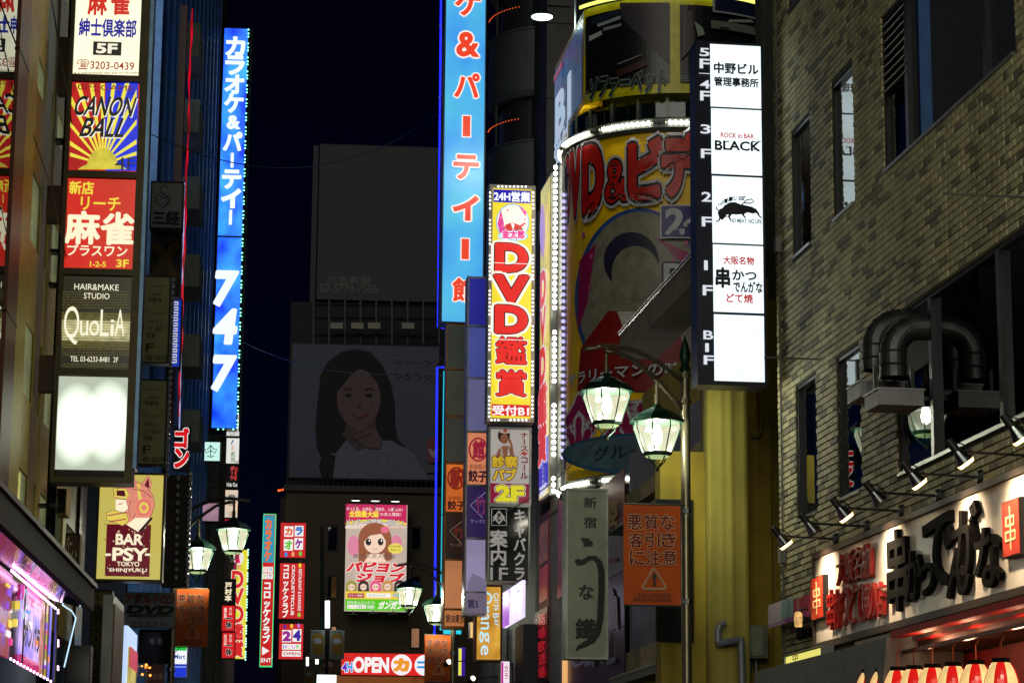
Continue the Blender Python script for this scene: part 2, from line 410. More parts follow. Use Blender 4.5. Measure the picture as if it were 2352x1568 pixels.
def brick_mesh(k, l):
    mb = MB(); a, b, c = l/2, .0265, .012
    mb.add([(-a, 0, -b), (a, 0, -b), (a, 0, b), (-a, 0, b), (-a+.003, -c, -b+.003), (a-.003, -c, -b+.003), (a-.003, -c, b-.003), (-a+.003, -c, b-.003)],
           [(4,5,6,7),(0,1,5,4),(1,2,6,5),(2,3,7,6),(3,0,4,7)], BRK[k]); return mb.mesh('brick')
_bmc = {}
stuff = MB(); cand = []
for j in range(int((VT-VB)/H)):
    v = VB + (j+.5)*H
    for m in range(int((UN-UF)/MOD)+1):
        ub = UF + m*MOD
        xs = [ub + k*Lb*1.0 + k*.0065 for k in range(7)] if j % 2 == 0 else [ub] + [ub+.117+k*(Lb+.0065) for k in range(6)] + [ub+MOD-.006]
        if j % 2 == 0: xs[-1] = ub+MOD-.006
        for x0, x1 in zip(xs, xs[1:]):
            segs = [(x0+.004, min(x1-.004, UN))]
            for o in OPEN:
                if o[2]-.02 < v < o[3]+.02:
                    ns = []
                    for a, b in segs:
                        if o[0] > a: ns.append((a, min(b, o[0])))
                        if o[1] < b: ns.append((max(a, o[1]), b))
                        if b <= o[0] or a >= o[1]: ns = [(a, b)] if not ns else ns
                    segs = [q for q in ns if q[1]-q[0] > .02]
            for a, b in segs:
                if b-a < .03: continue
                k = random.randrange(4) if random.random() > .2 else 4+random.randrange(3)
                w3 = W.O + W.u*((a+b)/2) + Vec((0, 0, v)); px, py, dep = proj(w3)
                inv = 0 < px < 2345 and 6 < py < 1180
                cand.append(((b-a > .21) and inv and px or 0, a, b, v, k))
cand.sort(key=lambda c: -c[0])
for i, (pxx, a, b, v, k) in enumerate(cand):
    dz = random.uniform(-.002, .002)
    if i < 296:
        if k not in _bmc: _bmc[k] = brick_mesh(k, Lb-.003)
        inst('brick', _bmc[k], bk, ((a+b)/2, dz, v))
    else:
        h = .0265; c = .012-dz
        stuff.add([(a, 0, v-h), (b, 0, v-h), (b, 0, v+h), (a, 0, v+h), (a+.003, -c, v-h+.003), (b-.003, -c, v-h+.003), (b-.003, -c, v+h-.003), (a+.003, -c, v+h-.003)],
                  [(4,5,6,7),(0,1,5,4),(1,2,6,5),(2,3,7,6),(3,0,4,7)], BRK[k])
stuff.build('brick_field', bk, kind='stuff')
WFR = paint((26, 26, 30), .35, .5)
def window(o, mull=(), ior=2.6, curtain=None, label=None, bars=()):
    u0, u1, v0, v1 = o; d = .045; t = .035
    wf = MB(); wf.box(u0, u0+t, .012, .2, v0, v1, WFR); wf.box(u1-t, u1, .012, .2, v0, v1, WFR); wf.box(u0+t, u1-t, .012, .2, v0, v0+t, WFR); wf.box(u0+t, u1-t, .012, .2, v1-t, v1, WFR)
    wf.box(u0+t, u1-t, -.03, .02, v0-.02, v0+.01, METAL)
    for m in mull: wf.box(m-.04, m+.04, .0, .19, v0+t, v1-t, WFR)
    for z in bars: wf.box(u0+t, u1-t, .08, .18, z-.02, z+.02, WFR)
    f = wf.build('window', bk, label)
    e = [u0+t] + [q for m in mull for q in (m-.035, m+.035)] + [u1-t]
    for a, b in zip(e[::2], e[1::2]):
        g = MB(); g.poly([(a, d, v0+t), (b, d, v0+t), (b, d, v1-t), (a, d, v1-t)], glass(ior=ior)); g.build('pane', f)
    r = MB(); r.box(u0-.3, u1+.3, 1.6, 1.65, v0-.3, v1+.3, paint((16, 16, 18), .9)); r.box(u0-.3, u1+.3, .22, 1.6, v1+.05, v1+.1, paint((16, 16, 18), .9)); r.build('room_wall', f)
    if curtain:
        c = MB(); n = 14; a, b = curtain
        for i in range(n):
            p, q = a+(b-a)*i/n, a+(b-a)*(i+1)/n; y0, y1 = .075+.02*(i % 2), .075+.02*((i+1) % 2)
            c.poly([(p, y0, v0), (q, y1, v0), (q, y1, v1), (p, y0, v1)], paint((190, 150, 70), .8))
        c.build('curtain', f)
    return f
window(WIN[0], curtain=(WIN[0][0], (WIN[0][0]+WIN[0][1])/2+.1)); window(WIN[1]); window(WIN[2], curtain=WIN[2][:2]); window(WIN[3])
window(BIG, ior=1.9, mull=[W.uv(2139, 900)[0], W.uv(2298, 850)[0], 4.3]); window(SM)
lv = W.uv(2078, 60)[0]
window(UPW, ior=1.6, mull=[lv, W.uv(2262, 150)[0]])
for i in range(9):
    z = UPW[3]-.06-i*.075; m = MB(); m.add([(UPW[0], -.01, z-.03), (lv, -.01, z-.03), (lv, .04, z), (UPW[0], .04, z), (UPW[0], .0, z-.035), (lv, .0, z-.035), (lv, .05, z-.005), (UPW[0], .05, z-.005)], [(0,1,2,3),(4,5,6,7),(0,1,5,4),(2,3,7,6),(0,3,7,4),(1,2,6,5)], paint((70, 66, 60), .4, .6)); m.build('louver_slat', bk)
# ---- ducts and hoods out of the big window
DUCT = paint((72, 76, 76), .45, .8, .4, 8)
for i, (px, lab) in enumerate(((2128, 'nearer round steel exhaust duct bending down over a grey hood box on the brick wall'), (2085, 'farther steel exhaust duct half hidden behind its twin on the brick wall'))):
    u, v = W.uv(px, 752); u -= .0; v += 0 if i == 0 else .05
    t = thing('exhaust_duct', lab, 'duct', loc=W.O+W.u*u, rot=W.rot, group='steel exhaust ducts out of the brick wall')
    m = MB(); R = .17; pts = []; q0 = .06
    m.tube([(0, .15, v), (0, -q0, v)], .108, DUCT, 24)
    A = [(0, -q0 - .23*math.sin(a), v - .23*(1-math.cos(a))) for a in [math.radians(x) for x in (0, 15, 30, 45, 60, 75, 90)]]
    pr = [A[0]]+A; 
    m.tube(A, .108, DUCT, 24)
    for q in A[1:-1]:
        k = A.index(q); dd_ = (Vec(A[k+1])-Vec(A[k-1])).normalized()*.008; m.tube([Vec(q)-dd_, Vec(q)+dd_], .1115, DUCT, 24)
    m.build('elbow', t)
    m = MB(); e = A[-1]; m.lathe([(.111, 0), (.116, .01), (.111, .02), (.111, -.09), (.117, -.10), (.111, -.11), (.111, -.2)], DUCT, 24, (0, e[1], e[2])); m.build('collar', t, smooth=False)
    m = MB(); z = e[2]-.33; m.box(-.2, .2, e[1]-.19, e[1]+.19, z-.13, z, paint((120, 118, 122), .6)); m.box(-.21, .21, e[1]-.2, e[1]+.2, z-.006, z+.01, paint((130, 128, 132), .5)); m.build('hood_box', t)
    m = MB(); m.box(-.02, .02, e[1]-.17, e[1]-.14, z, z+.22, DARK); m.box(-.02, .02, e[1]+.14, e[1]+.17, z, z+.22, DARK); m.box(-.02, .02, e[1]+.2, .0, z-.05, z-.02, DARK); m.build('hood_bracket', t, kind='stuff')
mu = W.uv(2139, 900)[0]; _, zp = W.uv(2100, 850); m = MB(); m.box(BIG[0]+.035, mu-.04, .02, .06, zp, BIG[3]-.035, paint((30, 31, 33), .8)); m.build('reflection_cover', bk)  # dark panel added to hide the duct's mirror image in the glass
# ---- restaurant fascia board
Bd = rowR(5.9, 20.)
sg = thing('restaurant_fascia', 'long white restaurant fascia board with raised black and red letters under warm spotlights', 'signboard', Bd)
S = Sign(Bd, sg, 0, z=.0, step=.001)
ul, vt = Bd.uv(1872, 1284); _, vb = Bd.uv(1874, 1479); ur = 5.5
wb = paint((226, 218, 206), .3, 0, .06)
m = MB(); m.box(ul, ur, 0, .09, vb, vt, wb); m.build('board', sg)
m = MB(); db = paint((60, 48, 40), .5); m.box(ul-.02, ur, -.03, .095, vt, vt+.05, db); m.box(ul-.02, ur, -.03, .095, vb-.06, vb, db); m.box(ul-.02, ul, -.03, .095, vb, vt, db); m.build('frame', sg)
BLK, RED, CRM = paint((9, 8, 8), .85, spec=.1), paint((150, 24, 14), .4), paint((226, 200, 150), .5)
S.z = .024
for ch, a, b, c, d in (('串', 2049, 1218, 2094, 1400), ('か', 2090, 1263, 2129, 1375), ('つ', 2120, 1295, 2156, 1365), ('で', 2134, 1185, 2199, 1347), ('ん', 2187, 1258, 2238, 1367), ('が', 2204, 1160, 2259, 1317), ('な', 2254, 1210, 2313, 1347)):
    S.parts = {}; S.text(ch, a, b, c, d, BLK, w=.018, ext=.022, part='letter'); S.done()
for i, ch in enumerate('大阪名物'):
    a = 1931+i*20.5; S.parts = {}; S.text(ch, a, 1272-i*8.5, a+20.5, 1342-i*5, RED, w=.0, ext=.018, part='letter'); S.done()
for i, ch in enumerate('串かつどて焼の店'):
    a = 1911+i*16.5; S.parts = {}; S.text(ch, a, 1353-i*2.6, a+17, 1446-i*4.6, RED, w=.0, ext=.018, part='letter'); S.done()
for (a, b, c, d) in ((1876, 1326, 1903, 1420), (2319, 1150, 2358, 1275)):
    S.parts = {}; S.z = .03
    u0, v1_ = Bd.uv(a, (b+d)/2)[0], Bd.uv((a+c)/2, b)[1]; u1, v0_ = Bd.uv(c, (b+d)/2)[0], Bd.uv((a+c)/2, d)[1]
    m = MB(); m.box(u0-.01, u1+.01, -.05, 0, v0_-.01, v1_+.01, DARK); m.box(u0, u1, -.056, -.05, v0_, v1_, paint((176, 50, 30), .4)); pl = m.build('crest_plate', sg)
    uc, vc, hh, ww = (u0+u1)/2, (v0_+v1_)/2, v1_-v0_, u1-u0; m = MB(); y0, y1 = -.06, -.056
    m.box(uc-.008, uc+.008, y0, y1, vc-hh*.4, vc+hh*.4, CRM)
    for cz, w2 in ((vc+hh*.13, ww*.26), (vc-hh*.14, ww*.31)):
        h2 = hh*.095
        m.box(uc-w2, uc+w2, y0-.001, y1, cz+h2-.015, cz+h2, CRM); m.box(uc-w2, uc+w2, y0-.001, y1, cz-h2, cz-h2+.015, CRM)
        m.box(uc-w2, uc-w2+.015, y0-.002, y1, cz-h2, cz+h2, CRM); m.box(uc+w2-.015, uc+w2, y0-.002, y1, cz-h2, cz+h2, CRM)
    m.build('crest', pl)
# ---- spotlights on arms
hot = glow((255, 200, 130), 6.)
SPOTS = ((1926, 1237), (1997, 1208), (2076, 1173), (2161, 1138), (2257, 1095), (2372, 1046), (2510, 990))
for i, (px, py) in enumerate(SPOTS):
    u, v = W.uv(px, py)
    nm = ('first', 'second', 'third', 'fourth', 'fifth', 'sixth', 'seventh')[i]
    t = thing('spotlight', '%s arm spotlight from the far end of the white restaurant board' % nm, 'spotlight', loc=W.O+W.u*u+Vec((0, 0, v)), rot=W.rot, group='arm spotlights over the restaurant board')
    m = MB(); m.tube([(0, -.012, 0), (0, -.05, 0)], [.06, .045], DARK, 14); m.build('wall_plate', t)
    m = MB(); m.tube([(0, -.05, 0), (0, -.44, .01), (0, -.56, .02)], .01, DARK, 8); m.tube([(0, -.46, .02), (0, -.52, .07), (0, -.59, .08), (0, -.62, .06)], .005, DARK, 6); m.build('arm', t)
    h = Vec((0, -.58, .04)); ax = Vec((0, .62, -.8)).normalized()*1.0; m = MB()
    m.tube([h-ax*.07, h+ax*.03], .03, DARK, 12); s_ = m.build('socket', t)
    m = MB(); m.tube([h+ax*.03, h+ax*.06, h+ax*.13], [.03, .04, .066], STEEL, 18, cap=False); m.build('reflector', t, smooth=True)
    dark = i in (1, 3)
    m = MB(); m.tube([h+ax*.128, h+ax*.152], [.068, .058], hot if not dark else paint((90, 80, 70), .3), 18); m.build('lens', t)
    if not dark: lamp(t, 'SPOT', h+ax*.16, 95, (1, .74, .47), .04, 110, h+ax*.14+Vec((0, .5, -.5)), 1.)
# ---- below the board
E1 = rowR(5.62, 20.)
t = thing('shop_awning', 'dark metal awning rail and grey hood under the white restaurant board', 'awning', E1)
m = MB(); _, za = E1.uv(1872, 1500); u0 = E1.uv(1990, 1480)[0]
m.box(u0, 5.5, -.1, .3, za-.02-.1, za-.02, paint((120, 96, 70), .4, .3)); m.box(u0, 5.5, -.06, .3, za-.2, za-.13, paint((60, 44, 34), .5)); m.build('rail', t)
u0 = E1.uv(1806, 1520)[0]; u1 = E1.uv(2125, 1480)[0]; zt = E1.uv(1806, 1533)[1]
m = MB(); g = paint((92, 92, 90), .6, 0, .3); m.add([(u0, -.35, zt-.5), (u1, -.35, zt-.5), (u1, -.3, zt-.04), (u0, -.3, zt-.04), (u0, .3, zt-.5), (u1, .3, zt-.5), (u1, .3, zt+.1), (u0, .3, zt+.1)], [(0,1,2,3),(4,5,6,7),(0,1,5,4),(1,2,6,5),(2,3,7,6),(3,0,4,7)], g); m.build('hood', t)
rd = paint((170, 20, 12), .6)
m = MB()
for i in range(3): m.box(u1+.1, 5.5, -.3+.2*i, -.2+.2*i, zt-.05-.02*i, zt+.0-.02*i, rd)
m.box(u1, 5.5, .3, .34, zt-1.6, za-.22, paint((120, 20, 14), .6)); m.box(u1+.05, 5.5, -.2, -.17, zt-.17, zt-.14, paint((90, 40, 20), .4, .5)); m.build('canopy_slats', t)
LR = rowR(5.35, 20.)
for i, px in enumerate((2301, 2243, 2190, 2143, 2101, 2063, 2029, 1998)):
    u, v = LR.uv(px, 1570 - (2301-px)*.0); ut, vt2 = LR.uv(px, 1510+(2301-px)*.085)
    t = thing('paper_lantern', ('nearest round red and cream striped lantern at the right end of the row', 'second striped lantern, left of the nearest one', 'third striped lantern from the right', 'fourth striped lantern from the right', 'fifth striped lantern from the right', 'sixth striped lantern from the right', 'seventh striped lantern from the right', 'farthest small striped lantern beside the grey hood')[i], 'lantern', loc=LR.O+LR.u*u+Vec((0, 0, vt2-.36)), rot=LR.rot, group='striped paper lanterns under the restaurant awning')
    rc, cc = glow((214, 26, 20), 1., .3, 6), glow((255, 214, 140), 1.05, .3, 5, sample=True)
    m = MB(); n = 32; R = .118
    prof = [(R*(.30+.70*math.sin(math.pi*(.06+.88*k/12))**.7) , .33*k/12) for k in range(13)]
    vs = [(r*math.cos(2*math.pi*q/n), r*math.sin(2*math.pi*q/n), z) for r, z in prof for q in range(n)]
    for a in range(12):
        for q in range(n): m.add([vs[a*n+q], vs[a*n+(q+1) % n], vs[(a+1)*n+(q+1) % n], vs[(a+1)*n+q]], [(0, 1, 2, 3)], rc if (q//4) % 2 else cc)
    m.build('paper_shell', t)
    m = MB(); m.lathe([(.055, .33), (.06, .335), (.06, .36), (.001, .362)], BLK, 14); m.tube([(0, 0, .36), (0, 0, .46), (0.01, .02, .5)], .006, paint((120, 60, 30), .4, .5), 6); m.build('cap', t)
    if i % 2 == 0: lamp(t, 'POINT', (0, .12, .52), 5, (1, .45, .25), .06)
t = thing('small_wall_sign', 'short yellow lit sign strip above the grey hood at the wall corner', 'sign', E1); S = Sign(E1, t, 1.)
S.frame(1806, 1494, 1890, 1524, 2, METAL, depth=.1); S.rect(1806, 1497, 1890, 1521, glow((235, 225, 110), 1., .2)); S.text('中', 1822, 1500, 1834, 1520, (90, 80, 20)); S.done()
t = thing('striped_banner', 'pink and white cloth band on the brick corner left of the white board', 'banner', Bd); S = Sign(Bd, t, 0, z=.02)
S.rect(1769, 1380, 1826, 1430, (188, 170, 180), 'cloth'); S.rect(1826, 1370, 1869, 1408, (170, 60, 80), 'cloth'); S.rect(1800, 1377, 1829, 1418, (120, 160, 160), 'cloth'); S.rect(1772, 1418, 1868, 1428, (150, 60, 140), 'cloth'); S.done()
t = thing('glass_wall_lamp', 'small clear glass lamp above black lettering at the end of the white board', 'lamp', Bd); S = Sign(Bd, t, 0, z=.1)
c = Vec(Bd.P(1862, 1422, .12)); m = MB(); m.lathe([(.035, -.07), (.04, -.02), (.04, .05), (.025, .07)], glow((255, 200, 120), .8, .5, 30), 12, c); m.build('lamp_glass', t)
m = MB(); m.tube([c+Vec((0, 0, .07)), c+Vec((0, .05, .1)), c+Vec((0, .3, .1))], .01, DARK); m.build('arm', t); S.z = .02; S.text('和食', 1838, 1438, 1868, 1465, BLK, .04, ext=.02); S.done()
# pole brackets on the wall
for (a, b, c, d, lab) in ((1760, 825, 1886, 829, 'thin steel stay bar from the white floor directory to the brick wall'), (2192, 456, 2352, 458, 'thin dark bar sticking out of the upper right brick wall')):
    u, v = W.uv(max(c, a) if a < 2000 else 2400, b if a < 2000 else 455); t = thing('stay_bar', lab, 'bracket', W); m = MB()
    Lg = .56 if a < 2000 else .75
    m.tube([(u, 0, v), (u, -Lg, v)], .009, METAL, 8); m.build('bar', t); m = MB(); m.tube([(u, 0, v-.08), (u, 0, v+.08)], .014, METAL, 6); m.build('wall_clamp', t)

# ================================================================== FLOOR DIRECTORY (white, projecting)
fr = front(1760, 885, 24.1)
t = thing('floor_directory', 'tall white backlit floor directory from 5F to B1F projecting off the brick building', 'sign', fr)
S = Sign(fr, t, 1., step=.002); wl = glow((222, 236, 240), 1.4, .1, 2.6, sample=True)
NAVY = paint((14, 18, 40), .3)
u0, _ = fr.uv(1600, 500); u1, _ = fr.uv(1757, 500); vb_ = fr.uv(1680, 885)[1]; vt_ = fr.uv(1680, 98)[1]
m = MB(); m.box(u0, u1, .0, .3, vb_, vt_, NAVY); m.build('cabinet', t)
cells = [(105, 248), (252, 402), (407, 560), (564, 718), (724, 876)]
for i, (a, b) in enumerate(cells):
    S.parts = {}; xo = (i-2)*2.2
    S.z = .01; S.rect(1636+xo-.5, a, 1751+xo*.9, b, wl, 'panel', z=.01)
    K = glow((20, 20, 22), .3)
    if i == 0:
        S.text('中野ビル', 1640, 147, 1741, 171, K, .036); S.text('管理事務所', 1640, 180, 1741, 200, K, .035)
    if i == 1:
        S.text('ROCK in BAR', 1655, 307, 1731, 318, (190, 20, 20), .03); S.text('BLACK', 1642, 326, 1744, 346, K, .03)
        for x in (1642, 1667, 1729): S.rect(x, 343.6, x+14, 346, K, 'lettering')
        for x in (1642, 1665, 1725, 1737): S.rect(x, 325.6, x+9, 328, K, 'lettering')
    if i == 2:
        for k, ch in enumerate('YAKINIKU Bar'):
            if ch != ' ':
                x = 1648+k*5.3; y = 472-15*math.sin(min(1, k/7)*math.pi/2); S.text(ch, x, y-4.5, x+4.8, y+4.5, K, .04)
        S.stroke([(1702, 472), (1712, 462), (1724, 459), (1730, 465), (1722, 469), (1708, 468)], 2.6, K)
        S.poly([(1655, 484), (1662, 474), (1674, 467), (1686, 466), (1698, 471), (1712, 474), (1726, 477), (1735, 483), (1736, 490), (1728, 493), (1716, 490), (1704, 494), (1690, 495), (1676, 494), (1664, 496), (1656, 492)], K)
        S.poly([(1662, 478), (1652, 482), (1646, 490), (1650, 502), (1657, 508), (1662, 503), (1668, 494), (1670, 484)], K); S.stroke([(1652, 486), (1645, 484), (1643, 477)], 2.6, K); S.stroke([(1662, 500), (1670, 499), (1674, 505)], 2.2, K)
        S.stroke([(1664, 492), (1654, 499), (1648, 510), (1642, 511)], [7, 5, 3, 3], K); S.stroke([(1678, 490), (1672, 500), (1676, 508)], [8, 5, 3], K); S.stroke([(1708, 488), (1704, 496), (1710, 503)], [8, 5, 3], K); S.stroke([(1730, 484), (1738, 492), (1742, 500), (1748, 503)], [8, 5, 3, 2.4], K)
        S.text('NO MEAT. NO LIFE.', 1675, 506, 1748, 515, K, .04)
    if i == 3:
        R_ = (180, 14, 14)
        S.text('大阪名物', 1661, 590, 1731, 608, R_, .03); S.text('串', 1644, 616, 1675, 660, K, .04); S.text('かつ', 1682, 622, 1736, 644, K, .03); S.text('でんがな', 1684, 648, 1750, 672, K, .035); S.text('どて焼', 1668, 676, 1728, 696, R_, .03)
    for n_, p in list(S.parts.items()):
        pass
    pn = S.parts.pop('panel').build('panel', t, ('white lit top panel with office name', 'white lit panel of a rock bar', 'white lit panel with a black bull', 'white lit panel with red and black brush letters', 'blank white lit bottom panel')[i])
    for n_, p in S.parts.items():
        if p.f: p.build(n_.split('#')[0], pn, kind='stuff' if n_ == 'lettering' else None)
S.parts = {}; WH = glow((225, 230, 240), .9)
for i, (tx, y0, y1) in enumerate((('5', 112, 130), ('F', 137, 158), ('4', 186, 204), ('F', 211, 232), ('3', 288, 308), ('F', 344, 364), ('2', 443, 464), ('F', 500, 521), ('1', 600, 621), ('F', 657, 679), ('B', 761, 780), ('1', 790, 809), ('F', 818, 838))):
    xo = 9*(y0-100)/740; S.text(tx, (1607 if tx != '1' else 1611)+xo, y0, 1628+xo if tx != '1' else 1617+xo, y1, WH, .02)
S.rect(1604, 171, 1633, 172.5, WH, 'lettering'); S.done()
# ================================================================== STREET LAMPS (two lanterns on combed arms, orange notice banner)
BRONZE = paint((110, 104, 84), .3, .7, .2); DGREEN = paint((18, 52, 40), .35, .4)
def lampglass():
    if 'lg' in MATS: return MATS['lg']
    m, t, b = _new('ribbed_lamp_glass'); t.nodes.remove(b); N = t.nodes.new; L = t.links.new
    tc = N('ShaderNodeTexCoord'); wv = N('ShaderNodeTexWave'); wv.bands_direction = 'Z'; wv.inputs['Scale'].default_value = 14
    L(tc.outputs['Object'], wv.inputs[0])
    df = N('ShaderNodeBsdfGlossy'); df.inputs[0].default_value = (.15, .16, .15, 1); df.inputs['Roughness'].default_value = .2
    em = N('ShaderNodeEmission'); em.inputs[0].default_value = (.92, .88, .6, 1)
    mr = N('ShaderNodeMapRange'); mr.inputs[3].default_value = .75; mr.inputs[4].default_value = 1.15; L(wv.outputs[1], mr.inputs[0]); L(mr.outputs[0], em.inputs[1])
    tr = N('ShaderNodeBsdfTransparent'); ad = N('ShaderNodeAddShader'); mx = N('ShaderNodeMixShader'); mx.inputs[0].default_value = .42
    L(df.outputs[0], ad.inputs[0]); L(em.outputs[0], ad.inputs[1]); L(ad.outputs[0], mx.inputs[1]); L(tr.outputs[0], mx.inputs[2]); L(mx.outputs[0], t.nodes['Material Output'].inputs[0])
    m.cycles.emission_sampling = 'NONE'; MATS['lg'] = m; return m
_lm = {}
def head_meshes():
    if _lm: return _lm
    n = 8; ph = .5
    m = MB(); m.lathe([(.29, .0), (.295, .02), (.23, .08), (.12, .14), (.05, .17), (.035, .2), (.001, .21)], DGREEN, n, ph=ph); m.lathe([(.29, 0), (.2, .0), (.001, .01)], DGREEN, n, ph=ph); _lm['lamp_roof'] = m.mesh('lamp_roof')
    m = MB(); m.lathe([(.15, -.33), (.155, -.31), (.155, -.335), (.13, -.35), (.001, -.35)], DGREEN, n, ph=ph)
    for k in range(n):
        q = 2*math.pi*(k+ph)/n; c, s_ = math.cos(q), math.sin(q); m.tube([(.245*c, .245*s_, -.0), (.25*c, .25*s_, -.06), (.15*c, .15*s_, -.33)], .007, DGREEN, 5)
    _lm['cage'] = m.mesh('cage')
    m = MB(); a, b = 2*math.pi*(-.5+.04)/n, 2*math.pi*(.5-.04)/n
    for r0, z0, r1, z1 in ((.235, -.005, .245, -.06), (.245, -.06, .15, -.32)):
        m.poly([(r1*math.cos(a), r1*math.sin(a), z1), (r1*math.cos(b), r1*math.sin(b), z1), (r0*math.cos(b), r0*math.sin(b), z0), (r0*math.cos(a), r0*math.sin(a), z0)], lampglass())
    _lm['glass_pane'] = m.mesh('glass_pane')
    m = MB(); m.lathe([(.13, -.352), (.09, -.37), (.001, -.375)], glow((190, 215, 150), .8), 12)
    for k in range(4):
        q = math.pi/2*k+.5; c, s_ = math.cos(q), math.sin(q); m.tube([(.12*c, .12*s_, -.35), (.1*c, .1*s_, -.40), (.04*c, .04*s_, -.45), (0, 0, -.48)], .008, DGREEN, 5)
    m.lathe([(.001, -.51), (.02, -.5), (.025, -.485), (.001, -.47)], BRONZE, 8); _lm['foot_scroll'] = m.mesh('foot_scroll')
    m = MB(); m.lathe([(.02, -.02), (.045, -.08), (.055, -.15), (.045, -.21), (.001, -.24)], glow((255, 255, 244), 14.), 12); _lm['bulb'] = m.mesh('bulb', True)
    bm = _lm['bulb'].materials[0]; bt = bm.node_tree; ad = bt.nodes.new('ShaderNodeAddShader'); tp = bt.nodes.new('ShaderNodeBsdfTransparent')
    bt.links.new(bt.nodes['Principled BSDF'].outputs[0], ad.inputs[0]); bt.links.new(tp.outputs[0], ad.inputs[1]); bt.links.new(ad.outputs[0], bt.nodes['Material Output'].inputs[0])
    return _lm
def notice(fr, parent, x0, y0, x1, y1, back=0.):
    S = Sign(fr, parent, 0, z=.0, step=.0015); OR = paint((196, 84, 14), .75, 0, .15, 3); MR = paint((110, 16, 14), .7); OL = paint((232, 190, 150), .7)
    k = (x1-x0)/133.; X = lambda v: x0+(v-1432)*k; Y = lambda v: y0+(v-1160)*(y1-y0)/229.
    S.rect(x0, y0, x1, y1, OR, 'cloth')
    for r, row in enumerate(('悪質な', '客引き', 'に注意')):
        for c_, ch in enumerate(row):
            a, b = X(1442+r*2+c_*38), Y(1182+r*41); S.text(ch, a, b, a+33*k, b+34*k, MR, .018, out=(OL, .03))
    T = [(1503, 1306), (1530, 1350), (1528, 1353), (1477, 1353), (1475, 1350), (1500, 1306)]; pts = [(X(a), Y(b)) for a, b in T]
    S.stroke(pts+[pts[0]], 4.5*k, OL, 'warning_mark'); S.stroke(pts+[pts[0]], 1.6*k, (40, 16, 8), 'warning_mark')
    S.text('!', X(1500), Y(1318), X(1506), Y(1345), (40, 16, 8), .03, part='warning_mark')
    S.text('新宿区 新宿警察署', X(1463), Y(1362), X(1540), Y(1371), (50, 20, 8), .01); S.text('歌舞伎町商店街振興組合', X(1454), Y(1373), X(1547), Y(1382), (50, 20, 8), .01)
    return S.done()
def street_lamp(label, base, side, light=True, banner=True, blabel=None, e=130):
    """side +1: pole on the right of its lanterns"""
    fr = Fr(base, RP if side > 0 else LP); t = thing('street_lamp', label, 'street lamp', fr, group='twin lantern street lamps along the kerbs')
    sx = -side; H = 6.64
    m = MB(); m.lathe([(.13, 0), (.13, .5), (.09, .6), (.06, .65), (.055, 3), (.05, H-.35), (.05, H-.3)], BRONZE, 16); m.build('pole', t, smooth=True)
    m = MB()
    for z in (2.98, 3.9, 4.85, H-.62, H-.34): m.lathe([(.05, z-.03), (.066, z-.025), (.066, z+.025), (.05, z+.03)], STEEL if z < 5 else BRONZE, 14)
    m.build('collar', t, kind='stuff')
    m = MB(); m.lathe([(.05, H-.3), (.07, H-.28), (.04, H-.22), (.055, H-.17), (.062, H-.12), (.035, H+.0), (.001, H+.1)], DGREEN, 12); m.build('finial', t)
    A1 = [(.03, -.41), (.18, -.30), (.38, -.19), (.58, -.12), (.75, -.10), (.92, -.11), (1.14, -.16)]
    A2 = [(.03, -.72), (.14, -.60), (.30, -.45), (.47, -.32), (.62, -.22), (.82, -.17), (.92, -.17)]
    for k, A in enumerate((A1, A2)):
        pts = [(sx*x, -.33*x/A[-1][0], H+z) for x, z in A]; m = MB(); m.tube(pts, .022, BRONZE, 8); ar = m.build('arm', t, smooth=True)
        m = MB()
        for (p, q) in zip(pts, pts[1:]):
            p, q = Vec(p), Vec(q); n = int((q-p).length/.028); nrm = Vec((-(q-p).z, 0, (q-p).x)).normalized()
            if nrm.z < 0: nrm = -nrm
            for i in range(n):
                a = p+(q-p)*i/n; b = p+(q-p)*(i+.75)/n; m.poly([a+nrm*.015, b+nrm*.015, (a+b)/2+nrm*.055+(q-p).normalized()*.01*sx], BRONZE)
        m.build('comb_strip', ar, kind='stuff')
    hm = head_meshes()
    for k, (x, z, ztop) in enumerate(((.90, -.60, -.13), (.365, -.91, -.46))):
        h = D.objects.new('lantern_head', None); COL.objects.link(h); h.parent = t; h.location = (sx*x, -.3, H+z)
        m = MB(); m.tube([(0, 0, .18), (0, 0, ztop-z)], .018, BRONZE, 8); m.tube([(0, 0, .2), (0, 0, .3)], .026, BRONZE, 8); m.build('stem', h)
        for nm in ('lamp_roof', 'cage', 'foot_scroll', 'bulb'): inst(nm, hm[nm], h, (0, 0, 0))
        for q in range(8): inst('glass_pane', hm['glass_pane'], h, (0, 0, 0), rot=(0, 0, 2*math.pi*(q+1)/8))
        if light: lamp(h, 'POINT', (0, 0, -.15), e, (.97, 1., .76), .05)
    return t, fr
bR = V(1578, 1568, 25.3); bR.z = 0
lampR, fL = street_lamp('nearest bronze street lamp with two lit lanterns, before the yellow building', bR, 1)
bF = V(1040, 1560, 47); bF.z = 0; street_lamp('far street lamp with two lit lanterns against the blue neon, right side of the street', bF, 1)
bL = V(392, 1560, 37.5); bL.z = 0; street_lamp('street lamp with two lit lanterns on the left, beside the white LED heart sign', bL, -1)
bN = CAM + DL*9.0 - LP*1.35; bN.z = 0; street_lamp('added fill lamp by the left kerb near the viewer, out of the picture', bN, -1, e=220)  # unseen lamp, added and made stronger to light the near facades
bM = CAM + DR*11. + RP*5.0; bM.z = 0; street_lamp('added fill lamp on the right kerb close to the viewer, out of the picture', bM, 1, e=420)  # unseen lamp, added extra strong to light the left front and brick wall
